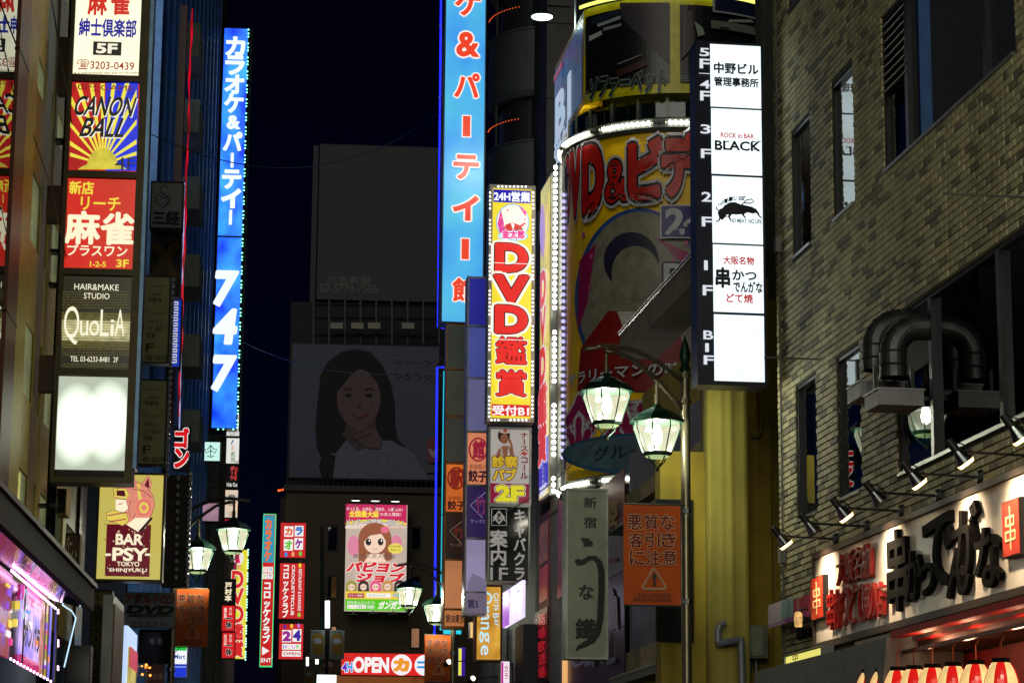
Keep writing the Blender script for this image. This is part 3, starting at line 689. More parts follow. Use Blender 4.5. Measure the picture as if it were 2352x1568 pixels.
def banner(label, x0, y0, x1, y1, px, d, side, flip):
    fr = front(px, y1, d, side); t = thing('notice_banner', label, 'banner', fr, group='orange notice banners on the lamp poles')
    notice(fr, t, x0, y0, x1, y1)
    zt, zb = fr.uv(px, y0)[1], fr.uv(px, y1)[1]; ua, ub = fr.uv(x0, y0)[0], fr.uv(x1, y0)[0]
    m = MB(); m.tube([(ua, .01, zt+.01), (ub+(.06 if not flip else 0), .01, zt+.01)], .012, METAL, 6); m.build('top_rod', t)
    m = MB(); m.tube([(ua, .01, zb-.01), (ub, .01, zb-.01)], .008, METAL, 6); m.build('bottom_rod', t)
banner('large orange touting warning banner on the nearest lamp pole', 1432, 1160, 1563, 1388, 1500, 25.2, 'R', 0)
banner('small bright orange touting warning banner beside the Girls Bar sign', 975, 1458, 1035, 1564, 1005, 47.2, 'R', 0)
banner('dim orange touting warning banner under the LED heart sign on the left', 402, 1352, 478, 1484, 440, 37.7, 'L', 1)

# ================================================================== YELLOW BUILDING behind the lamp
Y = rowR(6.0, 26.)
yb = thing('yellow_building', 'low yellow building with dark louvered balconies behind the nearest street lamp', 'building', Y)
YEL = paint((150, 132, 42), .8, 0, .25, 2.5, .2, stain=.3); TAN = paint((150, 136, 104), .8, 0, .25, 3, .3); GRY = paint((120, 116, 106), .8, 0, .25, 3, .3)
def bandv(px, y): return Y.uv(px, y)[1]
uF, uN = Y.uv(1433, 1000)[0], Y.uv(1634, 1000)[0]
m = MB()
z1, z2, z3 = bandv(1434, 768), bandv(1434, 822), bandv(1434, 905)
m.box(uF, uN+.8, .26, 6, 0, z3, YEL)
m.box(uF, uN, .05, .45, bandv(1433, 1345), bandv(1433, 1225), paint((30, 28, 26), .8)); m.build('wall', yb)
m = MB(); m.box(uF, uN+.6, -.05, .45, z2, z1, GRY); m.tube([(uF, -.06, z1+.02), (uN+.6, -.06, z1+.02)], .03, STEEL); m.build('parapet', yb)
for (ya, yb_, yc) in ((1045, 1135, 1172), (1345, 1497, 1540)):
    za, zb, zc = bandv(1433, ya), bandv(1433, yb_), bandv(1433, yc)
    m = MB(); m.box(uF, uN, .03, .45, zc, zb-.01, TAN); m.build('ledge', yb)
    m = MB(); m.box(uF, uN, .2, .24, zb, za, paint((14, 16, 26), .8)); m.build('balcony_back', yb)
    n = 46; sl = MB(); sl.box(-.02, .02, -.03, .05, 0, za-zb, paint((86, 88, 104), .4, .3)); me = sl.mesh('louver_slat')
    for i in range(n): inst('louver_slat', me, yb, (uF+.05+(uN-uF-.1)*i/(n-1), .1, zb))
m = MB(); rf = paint((92, 92, 92), .6, 0, .35, 8)
za, zb = bandv(1433, 1190), bandv(1433, 1222)
m.add([(uF, -.25, zb), (uN, -.25, zb), (uN, .2, za), (uF, .2, za), (uF, -.25, zb-.05), (uN, -.25, zb-.05), (uN, .2, zb-.05), (uF, .2, zb-.05)], [(0,1,2,3),(4,5,6,7),(0,1,5,4),(1,2,6,5),(2,3,7,6),(3,0,4,7)], rf); m.build('roof', yb)
# pier with fluted front, side wall to the gap
Pf = front(1677, 1568, 26.2); px = thing('yellow_pier', 'pale yellow fluted pier and ochre side wall under the white floor directory', 'wall', Pf); S = Sign(Pf, px, 0, z=0)
a, b = Pf.uv(1633, 1200)[0], Pf.uv(1718, 1200)[0]; c = Pf.uv(1800, 1200)[0]; zt = Pf.uv(1677, 610)[1]; zb = -Pf.O.z
PALE = paint((142, 132, 58), .85, 0, .2, 1.2, .3, stain=.25)
m = MB(); n = 26; vs = []
for i in range(n+1):
    f = i/n; dy = -.02*math.exp(-((f-.55)/.09)**2) - .01*math.exp(-((f-.3)/.1)**2) - .015*math.exp(-((f-.92)/.06)**2)
    vs += [(a+(b-a)*f, dy, zb), (a+(b-a)*f, dy, zt)]
m.add(vs, [(2*i, 2*i+2, 2*i+3, 2*i+1) for i in range(n)], PALE); m.box(a, b, .02, .5, zb, zt, PALE); m.build('pier', px, smooth=True)
m = MB(); o1, o2 = Pf.uv(1518, 1200)[0], Pf.uv(1604, 1200)[0]; m.box(o1, o2, .27, .3, Pf.uv(1600, 1470)[1], Pf.uv(1600, 1140)[1], paint((10, 10, 12), .9)); m.build('doorway', px)
m = MB(); m.box(b, c, .55, .8, zb, zt, paint((150, 128, 36), .8, 0, .2)); m.box(a-.5, a, .3, .6, zb, Pf.uv(1677, 1030)[1], YEL); m.build('side_wall', px)
m = MB(); u, z1 = Pf.uv(1768, 850); _, z2 = Pf.uv(1768, 978); m.tube([(u, .45, z1), (u, .45, z2), (u-.03, .45, z2-.04), (u-.1, .45, z2-.04)], .022, PALE, 8); m.build('downpipe', px)
t = thing('drain_pipe', 'grey plastic drain pipe with elbows at the foot of the fluted yellow pier', 'pipe', Pf); m = MB(); g = paint((104, 108, 120), .3)
P_ = lambda x, y: Vec(Pf.P(x, y, .12)); m.tube([P_(1660, 1432), P_(1648, 1436), P_(1644, 1448), P_(1644, 1476)], .037, g, 10); m.tube([P_(1640, 1479), P_(1694, 1470)], .04, g, 10); m.tube([P_(1696, 1466), P_(1699, 1568), P_(1702, 1700)], .038, g, 10); m.build('pipe_run', t)
t = thing('meter_box', 'grey green electrical box on the ochre wall by the brick corner', 'box', Pf); m = MB()
u0, z1 = Pf.uv(1722, 1432); u1, z0 = Pf.uv(1774, 1508); m.box(u0, u1, .2, .52, z0, z1, paint((100, 108, 88), .5)); m.build('case', t); m = MB(); m.box(u0+.01, u1-.05, .18, .2, z0+.02, z1-.03, paint((112, 120, 96), .5)); m.build('lid', t)
m = MB(); m.tube([(u0+.1, .4, z0), (u0+.06, .4, z0-.6)], .015, METAL); m.tube([(u0+.16, .4, z0), (u0+.2, .4, z0-.6)], .015, METAL); m.build('conduit', t, kind='stuff')
gd = thing('gap_wall', 'dark grey green upper wall in the narrow gap beside the brick building', 'wall', front(1790, 900, 27.5)); Sg = Sign(front(1790, 900, 27.5), gd, 0)
f7 = Sg.fr; u0, z1 = f7.uv(1745, -200); u1, z0 = f7.uv(1815, 870); m = MB(); m.box(u0, u1, 0, .3, z0, z1, paint((62, 66, 60), .8)); m.build('wall_slab', gd)
# lower awning and clutter at the foot of the yellow building
AW = rowR(5.5, 26.); t = thing('tiled_eave', 'sloping dark eave with ribbed edge under the yellow building', 'eave', AW); u0, z0 = AW.uv(1420, 1562); u1 = AW.uv(1550, 1500)[0]; z1 = AW.uv(1420, 1536)[1]
m = MB(); m.add([(u0, -.1, z0), (u1, -.1, z0), (u1, .5, z1+.1), (u0, .5, z1+.1), (u0, -.1, z0-.08), (u1, -.1, z0-.08), (u1, .5, z0), (u0, .5, z0)], [(0,1,2,3),(4,5,6,7),(0,1,5,4),(1,2,6,5),(2,3,7,6),(3,0,4,7)], paint((80, 78, 74), .6, 0, .4, 10)); m.build('roof_sheet', t)
rb = MB(); rb.tube([(0, -.12, z0+.01), (0, .5, z1+.12)], .012, paint((110, 108, 100), .5, .2), 6); me = rb.mesh('eave_rib')
for i in range(48): inst('eave_rib', me, t, (u0+(u1-u0)*i/47, 0, 0))

# ================================================================== ROUND CORNER BUILDING with the DVD billboards
zc = 38.; cc = V(1547, 900, zc); cc.z = 0; R0 = 1.72
cb = thing('corner_building', 'round fronted corner building wrapped in billboards and rows of bulbs', 'building', loc=cc)
C0 = Cyl(cc, R0); dk = paint((58, 66, 62), .5, .3, .3); lt = paint((80, 88, 84), .5, .4)
yv = lambda C, px, py: C.uv(px, py)[1]
zr1 = yv(Cyl(cc, R0+.1), 1430, 290); zr2 = yv(Cyl(cc, R0+.1), 1400, 1102); zu0 = yv(Cyl(cc, R0+.2), 1430, 222); zu1 = yv(Cyl(cc, R0+.2), 1430, 2)
m = MB(); m.lathe([(R0-.12, 0), (R0-.12, zu1+2)], dk, 48); m.build('drum', cb, smooth=True)
wp = MB(); wp.box(-.12, .12, -.01, .01, zr1+.12, zu0-.02, glass(ior=1.45, rough=.08)); wm = wp.mesh('window_pane'); fp = MB(); fp.box(-.02, .02, -.02, .02, zr1+.1, zu0, paint((100, 110, 104), .4, .5)); fm = fp.mesh('window_frame')
for i in range(26):
    a = -math.pi*.62 + i*math.pi*1.1/25; inst('window_pane', wm, cb, ((R0-.05)*math.sin(a), -(R0-.05)*math.cos(a), 0), rot=(0, 0, a))
    if i % 2: inst('window_frame', fm, cb, ((R0-.03)*math.sin(a+.04), -(R0-.03)*math.cos(a+.04), 0), rot=(0, 0, a))
for nm, z in (('upper_bulb_cornice', zr1), ('lower_bulb_cornice', zr2)):
    m = MB(); m.lathe([(R0-.1, z-.12), (R0+.06, z-.12), (R0+.1, z-.07), (R0+.1, z+.07), (R0+.06, z+.1), (R0-.1, z+.12)], lt, 64); cn = m.build(nm, cb)
    n = 0; on = glow((255, 246, 226), 60., sample=True); off = paint((120, 120, 110), .2)
    a = -math.pi*.58; i = 0
    while a < math.pi*.25:
        inst('bulb', ball(.026, off if i % 13 in (8, 9, 10) else on, 8), cn, ((R0+.12)*math.sin(a), -(R0+.12)*math.cos(a), z)); a += .047; i += 1
# lower billboard
def cylsign(name, label, cat, R, part=None):
    C = Cyl(cc, R); t = thing(name, label, cat, loc=cc); s = Sign(C, t, 0, z=0, step=.004); return C, t, s
C1, t, S = cylsign('video_billboard', 'curved yellow billboard with red DVD and video lettering on the round corner', 'billboard', R0)
YL = paint((232, 190, 8), .4, 0, .15)
a0 = -R0*math.pi*.5; 
m = MB(); n = 40
def cstrip(C, u0, u1, v0, v1, mat, w=0., n=30, mb=None):
    mb = mb or MB()
    for i in range(n):
        a, b = u0+(u1-u0)*i/n, u0+(u1-u0)*(i+1)/n; mb.poly([C.pos(a, v0, w), C.pos(b, v0, w), C.pos(b, v1, w), C.pos(a, v1, w)], mat)
    return mb
cstrip(C1, a0, R0*1.2, zr2+.1, zr1-.1, YL).build('panel', t, smooth=True); S.z = .015; S.step = .0022
Wh, Rd, NV, BK = paint((190, 192, 200), .4), paint((190, 24, 14), .4), paint((24, 26, 110), .4), paint((18, 14, 16), .5)
S.ell(1470, 690, 148, 212, paint((40, 80, 150), .4), n=40, part='disc'); S.z += .01; S.ell(1472, 690, 140, 203, paint((132, 128, 112), .4), n=40, part='disc')
MG = paint((150, 26, 90), .4)
S.poly([(1505, 545), (1600, 590), (1600, 640), (1560, 600)], MG); S.poly([(1335, 600), (1372, 560), (1352, 700), (1330, 760)], MG)
S.poly([(1338, 800), (1400, 715), (1500, 715), (1560, 760), (1592, 900), (1330, 900)], paint((130, 20, 18), .5)); S.poly([(1420, 716), (1480, 716), (1462, 830)], paint((190, 190, 180), .5))
S.ell(1452, 600, 62, 66, paint((36, 34, 62), .5), n=26); S.ell(1462, 628, 54, 62, paint((132, 128, 112), .4), n=26)
for x, y in ((1345, 540), (1360, 660), (1530, 655), (1545, 600), (1575, 560), (1560, 700), (1520, 720), (1365, 590), (1580, 655)): S.ell(x, y, 4, 7, paint((190, 90, 140), .4), n=8, part='petal')
for ch, a, b, c, d in (('D', 1306, 365, 1322, 500), ('V', 1316, 352, 1345, 495), ('D', 1345, 338, 1393, 485), ('&', 1394, 367, 1450, 471), ('ビ', 1448, 322, 1526, 460), ('デ', 1520, 306, 1602, 455), ('オ', 1600, 300, 1680, 450)):
    S.text(ch, a+5, b+6, c-4, d-6, Rd, .06 if ch != '&' else .02, out=[(Wh, .09), (BK, .045)])
S.rect(1518, 475, 1680, 552, Wh, 'lettering'); S.rect(1521, 478, 1677, 549, NV, 'lettering'); S.text('24H', 1532, 486, 1660, 540, Wh, .04)
S.text('DVD', 1528, 612, 1680, 668, Wh, .03, out=(BK, .05)); S.text('サラリーマンの味方', 1322, 838, 1600, 868, Wh, .02, out=(BK, .03))
S.text('金太郎', 1318, 900, 1600, 1028, MG, .06, out=(Wh, .06)); S.ell(1480, 1045, 172, 48, paint((36, 84, 120), .4), part='disc'); S.ell(1480, 1043, 164, 40, paint((76, 104, 116), .4), part='disc'); S.text('グループ', 1378, 1022, 1540, 1054, (30, 50, 70), .02)
S.done()
# upper billboard
C2, t, S = cylsign('sofa_bed_billboard', 'curved yellow framed billboard showing a dark viewing booth, above the lit bulbs', 'billboard', R0+.2)
u0 = C2.uv(1341, 150)[0]; cstrip(C2, u0, C2.R*1.3, zu0, zu1, paint((206, 196, 16), .35), 0, 40).build('panel', t, smooth=True); S.z = .02
BKp = paint((20, 20, 26), .3); S.rect(1352, 20, 1540, 212, BKp, 'picture')
u0, u1 = C2.uv(1347, 150)[0], C2.uv(1539, 150)[0]; S.parts = {}
vt0, vt1 = zu0+.16, zu1-.14
cstrip(C2, u0, u1, vt0, vt1, BKp, .02, 20, S.mb('picture')); u2, u3 = C2.uv(1562, 150)[0], C2.R*1.25; cstrip(C2, u2, u3, vt0, vt1, BKp, .02, 20, S.mb('picture'))
cstrip(C2, C2.R*-1.2 if False else C2.uv(1341, 150)[0], C2.R*1.3, zu1-.01, zu1+.05, glow((225, 235, 110), 1.6, sample=True), .1, 40, S.mb('top_light')); S.z = .03
S.poly([(1425, 8), (1538, 8), (1538, 150), (1430, 45)], (52, 46, 56)); S.poly([(1362, 45), (1424, 22), (1424, 36), (1362, 62)], (30, 40, 60)); S.poly([(1357, 85), (1386, 72), (1386, 82), (1357, 97)], (170, 180, 180)); S.poly([(1375, 58), (1428, 38), (1428, 46), (1378, 64)], (150, 165, 170)); S.poly([(1390, 66), (1430, 56), (1430, 62), (1390, 74)], (130, 140, 146))
S.stroke([(1422, 150), (1476, 128)], 3, (120, 120, 120), 'picture'); S.poly([(1418, 166), (1480, 140), (1490, 152), (1424, 180)], (60, 30, 26)); S.stroke([(1348, 130), (1349, 60)], 2, (160, 170, 160), 'picture')
S.text('ソファーベット', 1362, 168, 1530, 218, (16, 22, 20), .03, out=(paint((120, 140, 130), .4), .05), shear=.25)
for i in range(3): S.stroke([(1345, 232-i*5), (1362, 222-i*5)], 1.6, (130, 140, 140), 'picture'); S.stroke([(1564, 190-i*5), (1600, 188-i*5)], 1.6, (130, 140, 140), 'picture')
S.poly([(1565, 140), (1565, 30), (1588, 30), (1592, 110)], (70, 60, 66)); S.rect(1632, 8, 1760, 42, (150, 160, 160), 'picture'); S.rect(1637, 8, 1755, 38, (24, 30, 60), 'picture'); S.poly([(1668, 50), (1715, 50), (1722, 56), (1664, 56)], (150, 160, 150)); S.rect(1628, 60, 1750, 78, (110, 112, 106), 'picture'); S.rect(1646, 68, 1667, 72, (20, 20, 20), 'picture'); S.poly([(1592, 55), (1600, 90), (1614, 85), (1610, 70)], (140, 160, 140)); S.done()
# flat side of the upper billboard, facing the street
q = C2.P(1341, 150); cw = cc+Vec(q); cw.z = 0
Fs = Fr(cw+Vec((0, 0, zu0)), -DR); t = thing('side_billboard', 'narrow slanting billboard face turned to the street, left of the round billboard', 'billboard', Fs); S = Sign(Fs, t, .35, step=.006)
u0 = Fs.uv(1275, 280)[0]; hh = zu1-zu0; m = MB(); m.box(u0, 0, 0, .3, 0, hh, YL); m.build('cabinet', t); S.z = .01
m = S.mb('panel'); m.box(u0+.03, -.1, -.012, -.01, .1, hh-.12, glow((40, 70, 130), .28, .5, 2)); m.box(u0+.9, -.12, -.02, -.012, .12, hh*.7, glow((90, 110, 150), .25, .6, 1.5, c2=(16, 16, 30))); m.box(u0+.06, u0+.85, -.02, -.012, .16, hh-.25, glow((60, 90, 140), .4))
S.z = .03; S.text('B1', 1282, 200, 1314, 292, glow((200, 215, 235), .6), .05); S.text('受付', 1279, 300, 1312, 365, glow((200, 215, 235), .6), .04); S.done()
m = MB(); m.box(u0+.03, u0+.9, -.03, -.02, hh-.28, hh-.18, glow((170, 40, 40), .5)); m.build('trim', t)
# left LED column on the corner and grey wall panel
t = thing('metal_cladding', 'grey metal corner panel with a column of round bulbs beside the yellow billboard', 'panel', rowR(6.0, 38.)); K = rowR(6.0, 38.); m = MB()
u0, u1 = K.uv(1266, 800)[0], K.uv(1284, 800)[0]; z0, z1 = K.uv(1275, 1620)[1], K.uv(1275, 395)[1]; m.box(u0, u1+.25, 0, .3, z0, z1, paint((120, 128, 128), .5, .3)); m.build('sheet', t)
bulbs(K, t, [(1285-.006*(y-380)+2, y) for y in range(385, 1130, 14) if (y//14) % 12 not in (3, 4, 5) or y < 700], .036, glow((255, 250, 225), 14., sample=True), w=.08)
m = MB(); m.box(u0, u1+.2, -.02, 0, K.uv(1275, 1178)[1], K.uv(1275, 1174)[1], DARK); m.build('seam', t)
# purple lit edge strip inside the corner
Cx = Cyl(cc, R0+.02); t = thing('edge_light_strip', 'vertical strip of blurry violet white lamps along the left edge of the yellow billboard', 'light strip', loc=cc); m = MB(); u = Cx.uv(1304, 700)[0]
cstrip(Cx, u-.0, u+.16, zr2+.3, zr1-.35, paint((110, 100, 150), .15, .2), .06, 3, m); m.build('strip', t)
for i in range(40): inst('bulb', ball(.035, glow((205, 200, 255), 1.1), 6), t, Cx.pos(u+.05, zr2+.5+i*(zr1-zr2-1.2)/40, .09))
# ---- narrow DVD lightbox parallel to the street
SD = rowR(5.9, 39.); t = thing('narrow_video_sign', 'narrow yellow video sign seen edge on between the DVD column and the grey panel', 'sign', SD); S = Sign(SD, t, .9, step=.004)
u0, u1 = SD.uv(1241, 800)[0], SD.uv(1264, 800)[0]; z0, z1 = SD.uv(1252, 1145)[1], SD.uv(1252, 420)[1]
m = MB(); m.box(u0, u1, 0, .12, z0, z1, METAL); m.build('cabinet', t)
m = S.mb('face'); m.box(u0+.03, u1-.03, -.012, -.01, z0+.05, z1-.05, glow((225, 205, 90), .75, .25, 2)); m.box(u0+.05, u1-.05, -.02, -.012, z0+.15, z0+1.0, glow((60, 60, 190), .8)); S.z = .03
um = (u1-u0)
S.text('24H営業', 1243, 1072, 1260, 1140, (230, 230, 250), .02, vert=True); S.text('DVD鑑賞', 1243, 620, 1261, 1062, glow((215, 60, 60), .85), .06, vert=True, out=(glow((220, 215, 235), .8), .04)); S.ell(1252, 530, 6, 62, glow((190, 150, 220), .7)); S.done()
# ================================================================== SIGNS ON THE RIGHT ROW
ORG, DKR = (230, 110, 20), (120, 12, 20)
WB = glow((255, 248, 235), 2.6)
# ---- tall DVD column
S = lbox('video_column_sign', 'tall yellow lit DVD column sign framed in white LED dots', 'sign', 0, 40, 'R', 1129, 434, 1220, 961, (238, 214, 50), 1., wd=8, fm=paint((150, 150, 142), .4, .3), depth=.35, sample=True)
fr, t = S.fr, S.root
S.rect(1133, 437, 1219, 466, glow((20, 20, 175), .9)); S.text('24H営業', 1135, 441, 1217, 463, (240, 245, 255), .04)
S.rect(1129, 929, 1217, 955, glow((205, 30, 34), 1.)); S.text('受付B1', 1131, 932, 1214, 954, (245, 240, 240), .03)
BLb = (70, 180, 235); S.ell(1177, 511, 38, 42, BLb); S.ell(1177, 511, 36, 40, (250, 240, 225)); S.poly([(1142, 515), (1150, 482), (1164, 545), (1150, 545)], (225, 60, 150)); S.poly([(1190, 473), (1210, 488), (1206, 498)], (225, 50, 140))
for x, y in ((1150, 500), (1155, 520), (1200, 520), (1205, 505), (1165, 484)): S.ell(x, y, 2.4, 2.6, (240, 130, 180), n=7)
S.poly([(1156, 540), (1160, 518), (1176, 512), (1196, 520), (1204, 540)], (210, 30, 30)); S.poly([(1172, 514), (1182, 514), (1178, 532)], (250, 245, 240)); S.stroke([(1180, 516), (1192, 522), (1206, 514)], 4, (215, 40, 60), 'picture')
S.ell(1177, 544, 35, 12, (120, 200, 240)); S.ell(1177, 544, 33, 10.5, (200, 232, 245)); S.text('サラリーマンの味方', 1152, 524, 1203, 531, (60, 40, 40), .01, out=((250, 245, 240), .03)); S.text('金太郎', 1152, 531, 1203, 550, (230, 40, 140), .05, out=((255, 250, 250), .06)); S.text('グループ', 1165, 549, 1187, 555, (60, 60, 90), .01)
RD = glow((226, 44, 38), 1., .1, 3)
for ch, a, b, c, d in (('D', 1141, 566, 1206, 624), ('V', 1138, 638, 1207, 696), ('D', 1140, 708, 1205, 765), ('鑑', 1138, 777, 1206, 837), ('賞', 1138, 853, 1206, 912)):
    S.text(ch, a, b, c, d, RD, .055 if ord(ch) < 256 else .028, out=[((252, 246, 232), .085 if ord(ch) < 256 else .05), ((40, 10, 14), .025)])
for y in (608, 783): S.rect(1129, y, 1219, y+1.3, (255, 250, 245), 'seam#%d' % y)
pts = [(1125-.004*(y-440), y) for y in range(444, 960, 9) if (y//9) % 9 not in (0, 1)] + [(1223-.004*(y-440)+1, y) for y in range(444, 960, 9) if (y//9) % 9 not in (0, 1)] + [(x, 430) for x in range(1144, 1210, 9)] + [(x, 965) for x in (1128, 1136, 1144, 1172, 1181, 1190, 1199, 1208)]
S.done(); bulbs(fr, t, pts, .017, glow((255, 250, 245), 3.), 'led', w=.04, single=False)
# ---- nurse pub + hostess club guide
S = lbox('nurse_pub_sign', 'white nurse pub sign with purple 2F base right under the DVD column', 'sign', 0, 40, 'R', 1126, 986, 1215, 1155, glow((176, 170, 164), .75, .12, 1.), 0, wd=5, fm=METAL, depth=.3, sample=False)
S.rect(1126, 1110, 1215, 1155, glow((150, 14, 60), .55)); S.text('2F', 1142, 1117, 1200, 1149, glow((225, 215, 40), .8), .06, out=[(glow((230, 230, 200), .7), .06), ((90, 10, 30), .03)])
SK, HR = (176, 120, 90), (60, 30, 26)
S.ell(1157, 1000, 14, 17, HR); S.ell(1158, 1008, 8.5, 12, SK); S.poly([(1146, 993), (1150, 983), (1170, 984), (1172, 994), (1160, 996)], (225, 222, 220)); S.rect(1158, 984, 1162, 993, (190, 40, 50), 'picture'); S.rect(1155, 987, 1165, 990, (190, 40, 50), 'picture')
S.poly([(1138, 1050), (1143, 1034), (1154, 1024), (1166, 1024), (1177, 1033), (1182, 1052)], SK); S.poly([(1151, 1026), (1156, 1050), (1147, 1052)], (230, 228, 226)); S.poly([(1167, 1026), (1164, 1052), (1172, 1050)], (230, 228, 226)); S.stroke([(1176, 1045), (1174, 1024), (1168, 1008)], 6, SK, 'picture')
S.stroke([(1153, 1006), (1156, 1006)], 1.6, HR, 'picture'); S.stroke([(1160, 1006), (1163, 1006)], 1.6, HR, 'picture'); S.stroke([(1155, 1014), (1161, 1014)], 1.6, (170, 40, 40), 'picture')
YT = glow((225, 190, 40), .6); S.text('診察', 1130, 1048, 1187, 1074, YT, .04, out=((110, 10, 20), .06)); S.text('パブ', 1132, 1078, 1184, 1103, YT, .05, out=((110, 10, 20), .06)); S.text('ナース', 1194, 993, 1212, 1038, (130, 14, 30), .03, vert=True); S.text('コール', 1194, 1048, 1212, 1102, (130, 14, 30), .03, vert=True); S.rect(1196, 1040, 1210, 1045, (210, 60, 70), 'lettering'); S.rect(1201, 1037, 1205, 1048, (210, 60, 70), 'lettering'); S.done()
S = lbox('club_guide_sign', 'black hostess club guide sign reading 1F with silver letters, below the nurse sign', 'sign', 0, 40, 'R', 1124, 1164, 1213, 1334, paint((20, 28, 30), .12, 0, .2), 0, wd=4, fm=METAL, depth=.3)
SV = glow((170, 166, 160), .55, .2, 3); S.text('キャバクラ', 1180, 1168, 1207, 1333, SV, .03, vert=True); S.text('案内', 1126, 1216, 1164, 1298, SV, .03, vert=True); S.text('1F', 1126, 1303, 1166, 1331, SV, .01)
S.stroke([(1129, 1168), (1163, 1168), (1163, 1206), (1129, 1206), (1129, 1168)], 1.8, SV); S.poly([(1146, 1171), (1160, 1188), (1146, 1204), (1132, 1188)], SV); S.poly([(1146, 1176), (1155, 1188), (1146, 1199), (1137, 1188)], (20, 28, 30)); S.text('18', 1141, 1186, 1151, 1193, SV, .04); S.stroke([(1132, 1196), (1142, 1184)], 3, SV); S.stroke([(1160, 1196), (1150, 1184)], 3, SV); S.done()
# ---- purple column
def tower(name, label, d, side, x0, x1, ys, wd, fm, group=None, depth=.3):
    fr = front((x0+x1)/2, ys[-1][1], d, side); t = thing(name, label, 'sign tower', fr); S = Sign(fr, t, 1.)
    return fr, t, S
PUR = paint((140, 134, 160), .3, .6)
fr, t, S = tower('violet_sign_tower', 'tall violet tinted sign column with a peach dumpling panel, left of the DVD column', 42, 'R', 1072, 1116, [(640, 1410)], 3, PUR)
xr = 1120; m = MB(); u0, u1 = fr.uv(1070, 1000)[0], fr.uv(xr, 1000)[0]; m.box(u0, u1, .02, .35, 0-.02, fr.uv(1090, 634)[1], PUR); m.box(u0-.0, u0+.03, -.03, .02, 0, fr.uv(1090, 634)[1], STEEL); m.build('cabinet', t)
for i, (a, b, c, s_) in enumerate(((640, 747, (36, 36, 150), .75), (752, 866, (66, 76, 150), .8), (871, 989, (96, 96, 138), .8), (994, 1112, (214, 130, 90), .85), (1117, 1234, (40, 24, 74), .9), (1239, 1357, (150, 138, 175), .85), (1361, 1408, (120, 108, 130), .7))):
    S.parts = {}; S.z = 0; dx = (b-1000)*-.012
    S.rect(1074+dx, a, xr-2, b, glow(c, s_, .18, 1.2), 'panel')
    if i == 3: S.ring(1098, 1032, 20, 26, 4, (140, 24, 50)); S.text('館', 1086, 1012, 1112, 1052, (140, 24, 50), .05); S.text('新宿駆け', 1078, 1066, 1116, 1077, (90, 20, 30), .01); S.text('餃子', 1076, 1080, 1118, 1106, (50, 14, 30), .04)
    if i == 4: S.stroke([(1117, 1128), (1080, 1160), (1110, 1190)], 1.2, (150, 140, 180)); S.text('竹', 1092, 1140, 1116, 1180, (110, 40, 80), .02); S.text('サッポロ', 1080, 1192, 1116, 1201, (130, 110, 150), 0)
    if i == 5: S.poly([(1074, 1340), (1085, 1316), (1105, 1325), (1117, 1335), (1117, 1356), (1074, 1356)], glow((120, 112, 140), .8))
    if i == 6: S.text('第5', 1074, 1376, 1098, 1396, (30, 20, 60), .03)
    p = S.parts.pop('panel').build('panel', t)
    for n_, q in S.parts.items(): q.build(n_.split('#')[0], p, kind='stuff' if n_ == 'lettering' else None)
m = MB()
for y in (749, 869, 991, 1114, 1236, 1359): v = fr.uv(1095, y)[1]; m = MB(); m.box(u0, u1, -.03, .02, v-.015, v+.015, STEEL); m.build('rail', t)
# ---- peach column
fr, t, S = tower('peach_sign_tower', 'sign column with dark upper panels and orange dumpling panel beside the turquoise tube', 44, 'R', 1026, 1068, [(745, 1440)], 3, None)
BZ = paint((130, 90, 50), .3, .7); u0, u1 = fr.uv(1022, 1100)[0], fr.uv(1069, 1100)[0]; m = MB(); m.box(u0, u1, .02, .35, -.02, fr.uv(1050, 744)[1], BZ); m.build('cabinet', t)
for i, (a, b, c, s_) in enumerate(((748, 845, (52, 58, 52), .5), (850, 954, (60, 62, 50), .55), (959, 1060, (58, 56, 52), .6), (1066, 1174, (205, 100, 34), .85), (1180, 1283, (40, 22, 14), .6), (1287, 1396, (190, 122, 78), .85), (1401, 1437, (196, 120, 70), .8))):
    S.parts = {}; S.z = 0; dx = (b-1100)*-.014+2
    S.rect(1024+dx, a, 1067+dx*.4, b, glow(c, s_, .18, 1.2), 'panel')
    if i == 3: S.ring(1048, 1098, 19, 24, 4, (110, 20, 14)); S.text('駅', 1034, 1080, 1066, 1118, (120, 24, 14), .05); S.text('新宿駆け', 1030, 1139, 1066, 1148, (70, 20, 10), .01); S.text('餃子', 1028, 1150, 1068, 1170, (50, 10, 10), .04)
    if i == 4: S.stroke([(1068, 1192), (1033, 1218), (1060, 1248)], 1., (140, 120, 100)); S.text('竹', 1042, 1208, 1064, 1236, (90, 30, 20), .02); S.text('サッポロ', 1034, 1247, 1064, 1255, (110, 80, 60), 0)
    if i == 6: S.text('第58東京', 1024, 1410, 1066, 1430, (40, 20, 10), .025)
    p = S.parts.pop('panel').build('panel', t)
    for n_, q in S.parts.items(): q.build(n_.split('#')[0], p, kind='stuff' if n_ == 'lettering' else None)
for y in (847, 957, 1063, 1177, 1285, 1398): v = fr.uv(1045, y)[1]; m = MB(); m.box(u0, u1, -.03, .02, v-.014, v+.014, BZ); m.build('rail', t)
